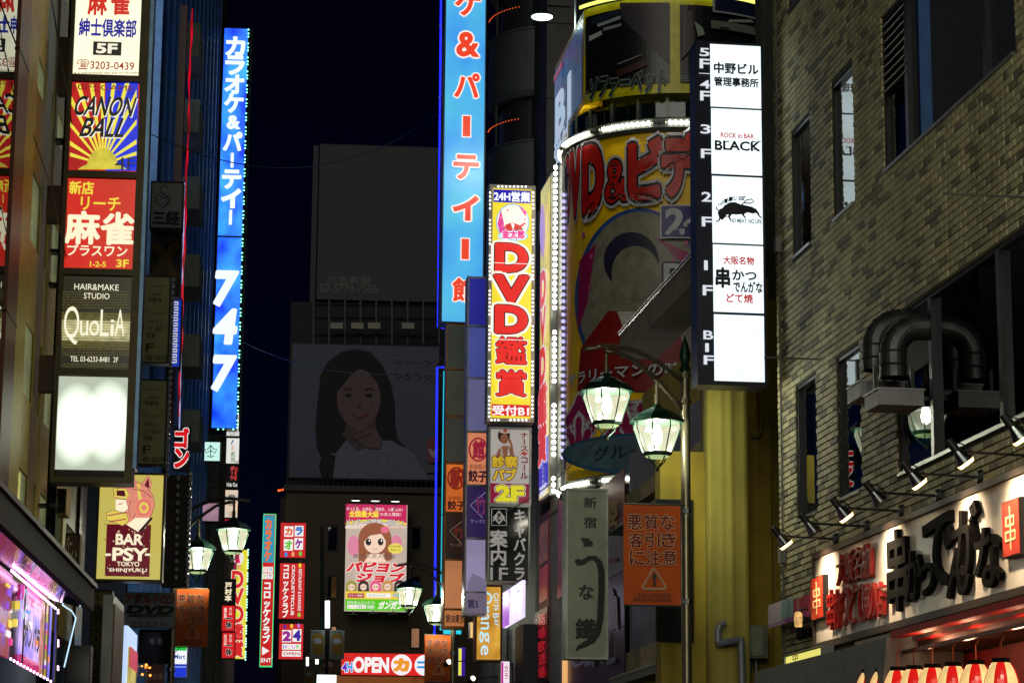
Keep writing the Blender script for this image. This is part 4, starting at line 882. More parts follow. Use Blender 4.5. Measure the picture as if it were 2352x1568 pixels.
# ---- turquoise karaoke blade sign
S = lbox('karaoke_blade_sign', 'huge turquoise lit blade sign with red Japanese letters edged white', 'sign', 0, 46, 'R', 1022, -340, 1113, 740, glow((88, 205, 244), 1.0, .2, .9, c2=(48, 130, 220), sample=True, stretch=(1, 1, .7)), 1., wd=3, fm=paint((20, 40, 60), .4), depth=.5)
RR = glow((232, 62, 34), 1.)
for i, ch in enumerate('カラオケ&パーティー館'):
    cy = -272+94*i; xm = 1070-.012*(cy-370); w_ = 27 if ch not in 'ー&' else (23 if ch == '&' else 26)
    if ch == 'ー': S.rect(xm-11, cy-26, xm+11, cy+26, (250, 235, 225), 'lettering'); S.rect(xm-8.5, cy-23.5, xm+8.5, cy+23.5, RR, 'lettering')
    else: S.text(ch, xm-w_, cy-26, xm+w_, cy+26, RR, .035, out=((250, 235, 225), .05))
S.done()
NB, NC = glow((30, 40, 255), 2.2), glow((30, 190, 215), 1.)
K = front(1005, 755, 47, 'R'); t = thing('neon_outline', 'blue neon tube running down the left side of the turquoise karaoke sign', 'neon tube', K); m = MB()
m.tube([K.P(1015, -330), K.P(1013, 0), K.P(1006, 751), K.P(1020, 753)], .022, NB, 6); m.build('tube', t)
for y in (60, 225, 395, 570, 620): m = MB(); p = Vec(K.P(1012-.009*y, y, 0)); m.box(p.x-.03, p.x+.08, -.02, .02, p.z-.015, p.z+.015, STEEL); m.build('tube_clip', t)
m = MB(); q0 = K.P(1016, 740); q1 = K.P(1024, -330); m.box(q0[0], q0[0]+.07, .05, .4, q0[2], q1[2], paint((16, 24, 60), .5)); m.build('mounting_rail', t)
K = front(1000, 1455, 48, 'R'); t = thing('lower_neon_outline', 'blue and turquoise neon tubes bordering the peach sign column down to the street', 'neon tube', K); m = MB()
m.tube([K.P(1020, 843), K.P(1004, 843), K.P(998, 1455)], .022, NB, 6); m.build('blue_tube', t); m = MB()
q0, q1 = K.P(1017, 852), K.P(1013, 1446); m.box(q1[0]-.02, q1[0]+.05, -.02, .05, q1[2], q0[2], NC); m.box(q1[0]+.05, q1[0]+.4, -.02, .05, q1[2]-.07, q1[2], NC); m.build('turquoise_tube', t)
# ---- Girls bar
S = lbox('girls_bar_sign', 'orange lit sign with pale blue sideways writing for a girls bar', 'sign', 0, 43, 'R', 1095, 1347, 1149, 1514, glow((205, 140, 40), .95, .3, 2.2, c2=(224, 172, 66), sample=True), 1., wd=4, fm=paint((90, 60, 40), .35, .6), depth=.3)
CYA = glow((205, 235, 245), 1.1, .1, 4, c2=(160, 215, 240)); 
for ch, a, b, c, d in (('O', 1104, 1358, 1131, 1388), ('r', 1104, 1391, 1124, 1408), ('a', 1104, 1408, 1124, 1426), ('n', 1103, 1427, 1124, 1446), ('g', 1100, 1448, 1124, 1477), ('e', 1103, 1480, 1122, 1505)): S.text(ch, a+1, b+1.2, c-1, d-1.8, CYA, .005, rot=True)
for ch, a, b, c, d in (('G', 1131, 1361, 1146, 1374), ('i', 1134, 1375, 1147, 1380), ('r', 1134, 1381, 1145, 1387), ('l', 1132, 1388, 1147, 1392), ('s', 1134, 1393, 1145, 1402), ('B', 1131, 1407, 1146, 1420), ('a', 1134, 1421, 1145, 1430), ('r', 1134, 1431, 1145, 1439)): S.text(ch, a+1, b+.8, c-1, d-.8, CYA, 0., rot=True)
S.done()
Sd = rowR(5.0, 44.); t = thing('violet_side_sign', 'white and violet lit sign turned to the street behind the girls bar sign', 'sign', Sd); S = Sign(Sd, t, 1.)
m = S.mb('face'); a, b = Sd.uv(1156, 1380)[0], Sd.uv(1199, 1380)[0]; z1, z0 = Sd.uv(1178, 1346)[1], Sd.uv(1178, 1428)[1]; m.box(a, b, 0, .05, z0, z1, glow((228, 214, 250), 1.2, .1, 2, sample=True)); m.box(a, a+(b-a)*.35, -.01, 0, z0, z1, glow((176, 104, 214), 1., .3, 6)); S.z = .02; S.text('ヘアメ', 1180, 1358, 1187, 1400, (60, 60, 90), 0, vert=True); S.text('花', 1190, 1352, 1198, 1385, (110, 60, 150), 0, vert=True); S.done()
# ---- eel restaurant sign
S = lbox('eel_restaurant_sign', 'tall grey white sign with a long black brush stroke and small characters', 'sign', 0, 33, 'R', 1304, 1126, 1391, 1508, paint((168, 172, 154), .2, 0, .12), 0, wd=5, fm=paint((176, 180, 172), .4, .3), depth=.3)
BR = paint((16, 16, 18), .4)
S.text('新', 1341, 1142, 1370, 1166, BR, .02); S.text('宿', 1341, 1187, 1369, 1212, BR, .02); S.text('な', 1331, 1343, 1362, 1375, BR, .03); S.text('鐵', 1322, 1421, 1367, 1467, BR, .03)
S.poly([(1332, 1234), (1352, 1236), (1362, 1246), (1360, 1254), (1340, 1255), (1340, 1246)], BR, 'lettering')
S.stroke([(1323, 1284), (1328, 1292), (1340, 1290), (1352, 1281), (1366, 1281), (1376, 1292), (1381, 1312), (1381, 1360), (1378, 1420), (1372, 1452), (1360, 1470), (1344, 1478), (1328, 1486), (1322, 1494)], [10, 16, 12, 10, 12, 14, 15, 15, 15, 15, 14, 13, 9, 2], BR)
S.done()
# shop graphics behind the eel sign
Sg_ = rowR(6.02, 34.); t = thing('club_wall_graphics', 'dark blue and crimson wall posters with GIRL lettering behind the eel sign', 'poster', Sg_); S = Sign(Sg_, t, 0, z=.02, step=.004)
def wr(x0, y0, x1, y1, c, w, part='poster'):
    u0, u1 = Sg_.uv(x0, 1300)[0], Sg_.uv(x1, 1300)[0]; z0, z1 = Sg_.uv((x0+x1)/2, y1)[1], Sg_.uv((x0+x1)/2, y0)[1]; m = MB(); m.box(u0, u1, -w, 0, z0, z1, paint(c, .35)); return m.build(part, t)
wr(1300, 1128, 1436, 1250, (110, 16, 40), .01); wr(1300, 1252, 1436, 1345, (120, 118, 130), .012); wr(1300, 1347, 1436, 1465, (20, 20, 60), .014); wr(1300, 1467, 1436, 1600, (40, 20, 70), .016)
S.z = .03; YY = paint((150, 130, 20), .5); S.text('姿', 1396, 1152, 1424, 1212, YY, .03); S.stroke([(1395, 1290), (1423, 1284)], 9, (120, 20, 50)); PK = paint((150, 140, 160), .5); S.poly([(1398, 1390), (1412, 1362), (1424, 1372), (1426, 1450), (1412, 1430)], PK); S.ell(1408, 1366, 9, 16, PK)
for ch, a, b in (('G', 1316, 1350), ('I', 1350, 1366), ('R', 1366, 1397), ('L', 1400, 1424)): S.text(ch, a+3, 1488-(a-1316)*.45, b-2, 1530-(a-1316)*.1, paint((120, 130, 160), .4), .02)
S.done()
# low shopfronts left of it (dim red windows)
Lw = rowR(6.0, 38.); t = thing('poster_shopfront', 'dim red poster windows below the narrow video sign', 'shopfront', Lw)
def wl_(fr, t, x0, y0, x1, y1, c, w, part, d=.0):
    xm = (x0+x1)/2; ym = (y0+y1)/2; u0, u1 = fr.uv(x0, ym)[0], fr.uv(x1, ym)[0]; z0, z1 = fr.uv(xm, y1)[1], fr.uv(xm, y0)[1]; m = MB(); m.box(u0, u1, -w, d, z0, z1, c if not isinstance(c, tuple) else paint(c, .4)); return m.build(part, t)
wl_(Lw, t, 1240, 1180, 1264, 1568, (110, 40, 44), .02, 'poster'); wl_(Lw, t, 1243, 1200, 1261, 1290, glow((110, 60, 30), .5, .5, 3), .03, 'window_print'); wl_(Lw, t, 1243, 1300, 1261, 1380, glow((130, 20, 40), .5, .4, 3), .03, 'window_print'); wl_(Lw, t, 1232, 1400, 1262, 1568, paint((40, 20, 30), .2), .04, 'pane')
wl_(Lw, t, 1286, 1140, 1302, 1370, glow((96, 24, 50), .4, .5, 3), .04, 'window_print'); wl_(Lw, t, 1300, 1360, 1304, 1568, glow((255, 190, 120), .8), .06, 'edge_lamp')
for i in range(5): S_ = Sign(Lw, t, 0, z=.06); S_.text('酒場歌'[i % 3], 1244, 1410+i*30, 1260, 1436+i*30, glow((170, 24, 40), .7), .02, part='lettering'); S_.done()
# ---- right-row facades further on
def facade(name, label, wd, x0, x1, ytop, c, windows=True, side='R', zb=0, lit=0.):
    fr = (rowR if side == 'R' else rowL)(wd, 40.); u0, u1 = fr.uv(x0, 1300)[0], fr.uv(x1, 1300)[0]; zt = fr.uv((x0+x1)/2, ytop)[1]
    t = thing(name, label, 'building', fr); m = MB(); m.box(u0, u1, 0, 7, 0, zt, paint(c, .7, 0, .25, 1.)); m.build('wall', t); return fr, t, u0, u1, zt
fr, t, u0, u1, zt = facade('dark_row_building', 'dark narrow building behind the DVD column sign', 6.05, 1232, 1242, 560, (40, 44, 60))
fr, t, u0, u1, zt = facade('signs_row_building', 'dark building carrying the violet and peach sign columns', 6.1, 1100, 1231, 600, (60, 60, 66))
# ---- balcony tower (round balconies, turquoise lit)
bc = V(1262, 900, 50.); bc.z = 0; t = thing('balcony_tower', 'dark round fronted tower with curved balconies beside the turquoise sign', 'building', loc=bc)
Rb = 1.35; Cb = Cyl(bc, Rb); gy = paint((74, 78, 82), .6, 0, .2, 1.5)
m = MB(); m.lathe([(Rb-.25, 0), (Rb-.25, 30)], paint((40, 44, 50), .5, 0, .3), 40); m.box(-.2, 5, .0, 6, 0, 30, gy); m.build('core', t, smooth=False)
for k in range(5):
    y = (463, 205, -53, 721, 979)[k]
    z = Cb.uv(1250, y)[1]; h = Cb.uv(1250, y-145)[1]-z
    m = MB(); m.lathe([(Rb-.2, z-.12), (Rb-.06, z-.1), (Rb+.02, z), (Rb, z+.03), (Rb, z+h-.05), (Rb+.03, z+h-.04), (Rb+.03, z+h), (Rb-.1, z+h)], gy, 48); m.build('balcony', t, smooth=False)
    if k in (0, 1, 2):
        zz = Cb.uv(1250, y-195)[1]; n = 16
        m = MB(); src = ball(.013, glow((255, 90, 20), 1.1), 6); sv = [v.co.copy() for v in src.vertices]; sf = [list(p.vertices) for p in src.polygons]
        for i in range(n):
            a = -1.45+i*.06; c = Vec(((Rb)*math.sin(a), -(Rb)*math.cos(a), zz)); m.add([c+v for v in sv], sf, src.materials[0])
        m.build('led_strip', t, kind='stuff')
    m = MB(); m.tube([((Rb-.1)*math.sin(-1.2), -(Rb-.1)*math.cos(-1.2), z+h), ((Rb-.1)*math.sin(-1.2), -(Rb-.1)*math.cos(-1.2), z+h+1.2)], .03, gy); m.build('window_frame', t)
# ---- dark tower behind corner building and its shade lamp
fr = front(1300, 900, 47, 'R'); t = thing('panelled_tower', 'dark panelled tower wall behind the hanging shade lamp', 'building', fr); u0, u1 = fr.uv(1255, 300)[0], fr.uv(1900, 300)[0]; z1 = fr.uv(1300, -500)[1]
m = MB(); m.box(u0, u1, .02, 5, -fr.O.z, z1, paint((36, 34, 36), .6)); m.build('wall', t); pm = MB(); pw, ph_ = 1.0, 1.6; pm.box(0, pw-.03, 0, .02, 0, ph_-.03, paint((62, 58, 58), .5, .1, .25)); me = pm.mesh('panel')
for i in range(int((u1-u0)/pw)):
    for j in range(int((z1+fr.O.z)/ph_)):
        if 200 < 0: continue
        inst('panel', me, t, (u0+i*pw, 0, -fr.O.z+j*ph_))
K = front(1245, 40, 41, 'R'); t = thing('shade_lamp', 'bright round shade lamp on a long arm at the top of the picture', 'lamp', K)
m = MB(); m.lathe([(.20, 0), (.21, .02), (.14, .07), (.05, .11), (.04, .16), (.001, .17)], DGREEN, 20); m.build('shade', t); m = MB(); m.lathe([(.001, -.03), (.12, -.025), (.185, -.0), (.18, .015)], glow((225, 255, 240), 6., sample=True), 20); m.build('bulb', t)
m = MB(); m.tube([(0, 0, .16), (0, .0, .22), (1.6, 0, .2)], .02, DARK); m.build('arm', t); lamp(t, 'POINT', (0, -.02, -.08), 160, (.8, 1, .9), .1)
# ================================================================== LEFT ROW: nearest building with mirrored glass front
OL = paint((64, 56, 34), .35, .6, .2); OLD = paint((44, 36, 28), .45, .4, .2)
GL = rowL(3.1, 26.)
ga = thing('glass_front_building', 'dark bronze and mirror glass building along the left edge, carrying the stacked floor signs', 'building', GL)
def gu(px): return GL.uv(px, 800)[0]
u_end = 5.2; ZB, ZT = 3.75, 14.
def gbox(u0, u1, z0, z1, w0, w1, mat, part, label=None):
    m = MB(); m.box(u0, u1, -w1, -w0, z0, z1, mat); return m.build(part, ga, label)
mir = glass(ior=5., rough=.015, wob=.04)
gbox(-13, u_end, ZT, ZT+.5, -6, .1, OLD, 'parapet'); m = MB(); m.box(-13, u_end, .9, 6, 0, ZT, OLD); m.build('core', ga)
def pane(u0, u1, z0, z1, w=.0, mat=None):
    m = MB(); m.poly([(u0, -w, z0), (u1, -w, z0), (u1, -w, z1), (u0, -w, z1)], mat or mir); return m.build('glass_panel', ga)
u1, u2 = GL.uv(31, 200)[0], GL.uv(55, 200)[0]
for a, b in ((-13, -10), (-10, -7), (-7, u1-.03)):
    for z in (ZB, ZB+2.6, ZB+5.2, ZB+7.8): pane(a+.02, b-.02, z+.02, z+2.58, .02)
FLOORS = [ZB+k*2.6 for k in range(5)]
br = paint((110, 62, 44), .45, .3, .15)
for z in FLOORS[:-1]: gbox(u1, u2, z+.01, z+2.59, 0, .04, br, 'pillar_panel')
# bronze bays with glowing blinds
gmet = paint((214, 190, 100), .5, .1, .2); olm = paint((180, 156, 76), .45, .1, .2)
def gx(px): return GL.uv(px, 250)[0]
ux = u2; bays = [(80, 103), (115, 122), (131, 151), (160, 185), (192, 215)]
LIT = [glow((200, 198, 140), s_, .3, 2.) for s_ in (.8, .5, .7, .2, .2)]
yr = [(1130, 1300), (793, 962), (430, 600), (135, 222), (-330, -190)]
for k, (pa, pb_) in enumerate(bays):
    a, b = gx(pa), gx(pb_)
    gbox(ux, a, ZB, ZT, 0, .014, (gmet, olm)[k % 2], 'mullion'); ux = b; prev = ZB
    for j, (yt, yb_) in enumerate(yr):
        z0, z1 = GL.uv(92, yb_)[1], GL.uv(92, yt)[1]
        gbox(a, b, prev, z0, .0, .012, olm if j % 2 else gmet, 'spandrel_panel'); prev = z1
        m = MB(); m.poly([(a, .003, z0), (b, .003, z0), (b, .003, z1), (a, .003, z1)], glass(ior=1.8)); m.build('glass_panel', ga)
        m = MB(); m.box(a, b, .02, .03, z0, z1, LIT[k]); m.build('blind', ga)
    gbox(a, b, prev, ZT, .0, .012, olm, 'spandrel_panel')
gbox(ux, u_end, ZB, ZT, -.3, .05, OL, 'mullion')
for j, z in enumerate(FLOORS[:-1]): gbox(u1-.02, u2+.02, z-.012, z+.012, .04, .045, DARK, 'joint')
# lower part below the fascia beam, towards the corner
ZL = GL.uv(200, 1350)[1]
gbox(-13, u_end, 0, ZB, -.9, -.5, paint((40, 34, 30), .4, .2), 'base_wall')
t = thing('rain_pipe', 'dark round rain pipe with clamps down the bronze front at the left', 'pipe', GL); m = MB(); u = rowL(2.96, 26.).uv(134, 800)[0]; m.tube([(u, -.14, 2.9), (u, -.14, 13.5)], .055, paint((30, 34, 40), .3, .6), 12); m.build('pipe_run', t, smooth=True)
for y in (265, 555, 640, 1180): v = rowL(2.96, 26.).uv(133, y)[1]; m = MB(); m.lathe([(.056, v-.03), (.075, v-.025), (.075, v+.025), (.056, v+.03)], DARK, 12, (u, -.14, 0)); m.box(u-.1, u+.1, -.1, 0, v-.015, v+.015, DARK); m.build('clamp', t)
t = thing('stay_wire', 'thin slanting steel wire across the bronze front at the left edge', 'wire', GL); m = MB()
m.tube([GL.P(48, 0, .3), GL.P(95, 255, .3), GL.P(152, 560, .3)], .006, DARK, 4); m.build('upper_wire', t); m = MB(); m.tube([GL.P(2, 310, .3), GL.P(48, 430, .3), GL.P(110, 690, .3), GL.P(165, 900, .3)], .006, DARK, 4); m.build('lower_wire', t)
# ---- stacked floor signs
fr = front(215, 1096, 25, 'L'); st = thing('floor_sign_tower', 'bronze framed stack of lit tenant signs, mahjong parlour down to a blank white box', 'sign tower', fr)
m = MB(); xa, xb = fr.uv(138, 600)[0], fr.uv(323, 600)[0]; zt = fr.uv(230, -140)[1]
fmz = [(-120, 172), (191, 393), (411, 617), (635, 847), (865, 1079)]
cel = [(168, 324), (159, 317), (149, 310), (139, 301), (126, 294)]
for (a, b), (y0, y1) in zip(cel, fmz): pass
m.box(xa+.06, xb-.06, .03, .28, 0, zt, OLD); m.build('cabinet', st)
for a, b in ((xa, xa+.045), (xb-.08, xb)): m = MB(); m.box(a, b, -.05, .3, -.06, zt, OL); m.build('upright', st)
m = MB(); m.box(xb, xb+.04, -.03, .25, .1, zt, paint((60, 80, 96), .15, .9)); m.build('edge_strip', st)
ys = [181.5, 402, 626, 856]
for y in ys: v = fr.uv(235, y)[1]; m = MB(); m.box(xa+.045, xb-.08, -.04, .03, v-.035, v+.035, OL); m.build('cross_rail', st)
m = MB(); m.box(xa+.045, xb-.08, -.05, .3, -.06, .0, OL); m.build('cross_rail', st)
for y0, y1 in ((84, 212), (425, 506), (815, 897)):
    v1, v0 = fr.uv(130, y0)[1], fr.uv(130, y1)[1]; x = fr.uv(100 if y0 > 300 else 112, 600)[0]; m = MB(); m.box(x, xa, .02, .2, v0, v1, paint((60, 36, 20), .5)); m.build('wall_bracket', st)
def cell(i, face, label, lit=1.):
    S = Sign(fr, st, lit, step=.002); S.z = 0; a, b = cel[i]; S.rect(a, fmz[i][0], b, fmz[i][1], face, 'panel', z=-.0); return S
def fin(S, label):
    p = S.parts.pop('panel').build('panel', st, label)
    for n_, q in S.parts.items(): q.build(n_.split('#')[0], p, kind='stuff' if n_ in ('lettering', 'print', 'picture') else None)
S = cell(0, glow((244, 238, 205), 1.25, .12, 2.2, sample=True), ''); RE, BU = (205, 40, 24), (16, 24, 150)
S.text('麻', 203, -22, 245, 34, RE, .035); S.text('雀', 256, -22, 297, 34, RE, .035); S.text('紳士倶楽部', 182, 45, 313, 85, BU, .03); S.rect(214, 97, 279, 128, (14, 14, 12), 'lettering'); S.text('5F', 223, 102, 268, 123, (245, 240, 215), .04); S.text('☎3203-0439', 177, 139, 308, 164, (150, 36, 24), .01)
S.lines(170, 168, 320, 171, 1, (150, 140, 90), .8, 'print'); fin(S, 'cream lit panel of a mahjong club on 5F')
S = cell(1, glow((190, 20, 22), .95, .2, 2.5, sample=True), ''); bx = (159, 191, 317, 393)
S.poly([(243, 191), (317, 191), (317, 393), (243, 393), (240, 300)], glow((10, 40, 215), .95, .2, 2.5), box=bx); YW = glow((236, 222, 70), 1.)
for k, an in enumerate((197, 213, 231, 244, 253, 262, 270, 278, 287, 296, 309, 327, 343)):
    r = math.radians(an); w0, w1 = 2.2, (9 if k in (0, 1, 11, 12) else 4.5); cx, cy = 236, 378; L_ = 330; nx, ny = -math.sin(r), math.cos(r)
    p0 = (cx+30*math.cos(r), cy+30*math.sin(r)); p1 = (cx+L_*math.cos(r), cy+L_*math.sin(r)); S.poly([(p0[0]+nx*w0, p0[1]+ny*w0), (p1[0]+nx*w1*1.6, p1[1]+ny*w1*1.6), (p1[0]-nx*w1*1.6, p1[1]-ny*w1*1.6), (p0[0]-nx*w0, p0[1]-ny*w0)], YW, box=(161, 193, 314, 391))
S.ell(236, 388, 36, 46, glow((214, 200, 60), .95, .2, 8), box=(161, 193, 314, 391)); S.ell(236, 400, 60, 25, glow((214, 200, 60), .95, .2, 8), box=(161, 193, 314, 391))
BK2 = glow((16, 14, 14), .2); WT = (240, 236, 225)
for tx, a, b, c, d in (('CANON', 173, 225, 314, 268), ('BALL', 184, 275, 285, 316)):
    S.text(tx, a+2, b+2.5, c+2, d+2.5, WT, .02, shear=.45); S.text(tx, a, b, c, d, BK2, .02, shear=.45)
S.text('10円 GAME', 170, 196, 308, 212, (110, 16, 20), 0); S.text('4F', 265, 364, 311, 392, (20, 22, 40), .0); fin(S, 'red and blue lit panel with yellow sun rays')
S = cell(2, glow((224, 50, 26), 1., .28, 2.0, c2=(196, 24, 18), sample=True), ''); CR = (250, 242, 205); Y2 = (236, 214, 60)
S.text('新店', 160, 417, 215, 446, Y2, .03); S.text('リーチ', 186, 453, 276, 483, Y2, .02); S.text('麻雀', 151, 488, 306, 560, CR, .035); S.text('プラスワン', 155, 563, 292, 588, CR, .02); S.text('1-2-5', 207, 601, 243, 613, Y2, .02); S.text('3F', 268, 597, 295, 614, Y2, .03); fin(S, 'red lit panel with cream mahjong letters')
S = cell(3, glow((36, 32, 12), .8, .3, 3), ''); 
for k in range(14): S.rect(142, 718+k*6, 300, 718+k*6+5, glow((214, 208, 150) if 2 < k < 11 else (120, 112, 50), .9-.07*abs(k-6), .3, 14), 'print', z=.004)
S.z = .008; PT = glow((120, 112, 60), .5); S.lines(144, 670, 298, 712, 7, PT, .35, 'print'); S.lines(144, 803, 298, 820, 3, PT, .4, 'print'); S.lines(144, 836, 298, 846, 2, PT, .4, 'print')
CW = (248, 244, 214); S.text('HAIR&MAKE', 171, 653, 273, 667, CW, .0); S.text('STUDIO', 193, 674, 252, 687, CW, .0)
for tx, a, b, c, d in (('Q', 147, 704, 182, 792), ('u', 184, 737, 203, 772), ('o', 206, 737, 228, 772), ('L', 231, 712, 251, 773), ('i', 254, 735, 262, 773), ('A', 265, 712, 287, 773)): S.text(tx, a, b, c, d, CW, .0)
S.text('TEL 03-6233-8481  2F', 162, 820, 272, 832, CW, .0); fin(S, 'dark olive lit panel of a hair studio')
bl = glow((212, 222, 196), .9); 
def blobmat():
    m, t, b = _new('two_tube_box'); N = t.nodes.new; L = t.links.new; b.inputs['Base Color'].default_value = (.3, .3, .27, 1)
    tc = N('ShaderNodeTexCoord'); tot = None; u0, v0 = fr.uv(175, 975); u1, v1 = fr.uv(248, 968)
    for (u, v) in ((u0, v0), (u1, v1)):
        mp = N('ShaderNodeMapping'); mp.inputs['Location'].default_value = (-u/.27, 0, -v/.46); mp.inputs['Scale'].default_value = (1/.27, .0, 1/.46)
        gr = N('ShaderNodeTexGradient'); gr.gradient_type = 'SPHERICAL'; L(tc.outputs['Object'], mp.inputs[0]); L(mp.outputs[0], gr.inputs[0])
        if tot is None: tot = gr.outputs[1]
        else: ad = N('ShaderNodeMath'); L(tot, ad.inputs[0]); L(gr.outputs[1], ad.inputs[1]); tot = ad.outputs[0]
    mr = N('ShaderNodeMapRange'); mr.inputs[2].default_value = .55; mr.inputs[3].default_value = .62; mr.inputs[4].default_value = 2.1; L(tot, mr.inputs[0]); L(mr.outputs[0], b.inputs['Emission Strength']); b.inputs['Emission Color'].default_value = (.72, .82, .66, 1)
    m.cycles.emission_sampling = 'FRONT'; return m
S = cell(4, blobmat(), ''); fin(S, 'blank white lit box with two bright lamps behind')
# ---- fascia beam / canopy of the near shop
Bm = rowL(2.2, 16.); t = thing('canopy_beam', 'slanting brown metal canopy edge over the pink lit shop front at lower left', 'canopy', Bm)
u1, z1 = Bm.uv(217, 1352); _, z0 = Bm.uv(204, 1388); u0 = -6.; m = MB(); m.box(u0, u1, 0, .06, z0-.02, z1, paint((30, 21, 15), .6, .0, .3, spec=.15)); m.build('edge_face', t)
m = MB(); m.box(u0, u1, -.03, .1, z1, z1+.04, paint((56, 34, 24), .4, .3)); m.build('top_trim', t); SOF = (u0, u1, z0, t)
# shopfront with pink posters
Ps = rowL(2.72, 16.); t = thing('karaoke_shopfront', 'glossy pink and violet lit poster front with strings of tiny lamps, lower left corner', 'shopfront', Ps); S = Sign(Ps, t, 1., step=.003)
def pb(x0, x1, zz0, zz1, mat, w, part):
    u0, u1 = Ps.uv(x0, 1450)[0], Ps.uv(x1, 1450)[0]; m = MB(); m.box(u0, u1, -w, 0, zz0, zz1, mat); return m.build(part, t)
zb, zt = Ps.uv(97, 1556)[1], Ps.uv(107, 1390)[1]
m = MB(); dd_ = .52; m.poly([(SOF[0], .06, SOF[2]), (SOF[1], .06, SOF[2]), (SOF[1], dd_, zt+.03), (SOF[0], dd_, zt+.03)], paint((150, 150, 165), .07, 1., .05, 3., .12)); m.build('mirror_soffit', SOF[3])
pb(-700, 116, zb, zt, paint((60, 44, 40), .15, .4), .01, 'back_panel')
pb(-60, 15, zb, zt, glow((225, 80, 60), .7, .6, 5, c2=(110, 60, 160)), .03, 'poster'); pb(40, 84, zb, zt, glow((150, 130, 255), 1., .15, 3, c2=(225, 190, 255), sample=True), .03, 'poster'); pb(40, 84, zt-.14, zt, glow((205, 30, 130), 1.), .04, 'poster_band'); pb(40, 84, zb, zb+.09, glow((200, 40, 110), .9), .04, 'poster_band')
pb(84, 93, zb, zt, glow((220, 140, 130), .8, .5, 5), .03, 'poster'); pb(94, 104, zb, zt, glow((190, 170, 30), .8), .035, 'yellow_strip'); pb(104, 109, zb, zt, glow((120, 110, 240), 1.), .035, 'violet_strip')
rn2 = random.Random(5)
for k in range(26):
    x = rn2.uniform(-40, 104); zz = rn2.uniform(zb+.06, zt-.08); pb(x, x+rn2.uniform(2, 9), zz, zz+rn2.uniform(.015, .07), glow(rn2.choice(((250, 220, 90), (255, 240, 250), (150, 90, 240), (240, 60, 150), (255, 150, 90), (90, 140, 255))), .9), .045, 'poster_print')
S.z = .05; S.text('ポンパラ', 42, 1430, 78, 1490, (30, 20, 50), .05); S.text('歌い放題', 44, 1380, 82, 1408, (250, 170, 220), .04); S.text('24時間営業中', 42, 1512, 76, 1522, (250, 180, 220), .02); S.done()
LB = glow((255, 190, 240), 8., sample=False); pts = path([(0, 1512), (97, 1564)], 9)+path([(2, 1310), (107, 1396)], 5)
bulbs(Ps, t, pts, .012, LB, 'lamp', w=.09, single=False); u_, _ = Ps.uv(110, 1450); m = MB(); m.tube([(u_, -.08, zb-.02), (u_, -.08, zt+.5)], .02, STEEL, 8); m.build('corner_post', t)
m = MB()
for x in (36, 86, 94): u_2, _ = Ps.uv(x, 1450); m.tube([(u_2, -.07, zb), (u_2, -.07, zt)], .008, STEEL, 6)
m.build('poster_rail', t, kind='stuff')
pts = [(110, y) for y in (1400, 1406, 1470, 1476, 1482, 1530, 1536)]; bulbs(Ps, t, pts, .012, LB, 'lamp', w=.1, single=False)
N_ = glow((190, 225, 250), 1.2); m = MB(); m.tube([Ps.P(*p, .12) for p in ((116, 1385), (130, 1376), (144, 1360), (146, 1352))], .008, N_, 5); m.tube([Ps.P(*p, .12) for p in ((116, 1388), (138, 1402), (148, 1418), (120, 1530))], .008, N_, 5); m.build('star_neon', t, kind='stuff')
m = MB(); m.tube([Ps.P(*p, .12) for p in ((28, 1352), (16, 1400), (22, 1420), (32, 1376), (30, 1352))], .006, glow((200, 220, 240), .8), 5); m.build('neon_outline', t)
# ---- bar sign
S = lbox('bar_sign', 'cream and maroon lit bar sign with a pink helmeted figure and stencil letters', 'sign', 0, 29, 'L', 226, 1090, 372, 1330, glow((212, 200, 104), .95, .18, 1.6, c2=(190, 172, 78), sample=True), 1., wd=5, fm=OL, depth=.22)
MRN = glow((104, 20, 36), .8, .2, 12); S.rect(243, 1204, 345, 1323, MRN, 'picture'); CM = (250, 238, 205); PKK = glow((226, 142, 120), .95, .08, 20); PD = (176, 84, 84); YB = (225, 205, 90)
S.poly([(262, 1138), (272, 1122), (292, 1110), (318, 1108), (338, 1120), (352, 1138), (356, 1160), (350, 1180), (338, 1200), (310, 1204), (290, 1196), (276, 1172)], PKK); S.poly([(326, 1112), (342, 1090), (349, 1110), (346, 1136)], PKK); S.poly([(332, 1114), (341, 1096), (344, 1122)], (90, 20, 36)); S.poly([(302, 1108), (306, 1092), (318, 1108)], PKK)
S.poly([(262, 1122), (290, 1122), (298, 1136), (290, 1148), (262, 1142)], YB); S.poly([(269, 1126), (286, 1126), (289, 1140), (268, 1138)], (84, 20, 36)); S.poly([(266, 1146), (290, 1148), (296, 1168), (284, 1180), (266, 1170)], CM); S.stroke([(272, 1158), (282, 1156)], 2, PD, 'picture')
S.poly([(246, 1178), (262, 1172), (292, 1180), (296, 1196), (282, 1208), (262, 1200), (246, 1194)], YB); S.stroke([(248, 1184), (292, 1176)], 3, PD, 'picture'); S.stroke([(252, 1198), (290, 1192)], 3, PD, 'picture'); S.ell(330, 1166, 17, 20, (226, 120, 110)); S.ell(331, 1166, 11, 13, YB); S.ell(331, 1166, 6, 7, (226, 130, 110)); S.stroke([(318, 1112), (322, 1148)], 7, YB, 'picture')
for k in range(4): S.stroke([(282+k*14, 1118+k*3), (306+k*12, 1108+k*9), (322+k*8, 1128+k*14)], 1., PD, 'picture')
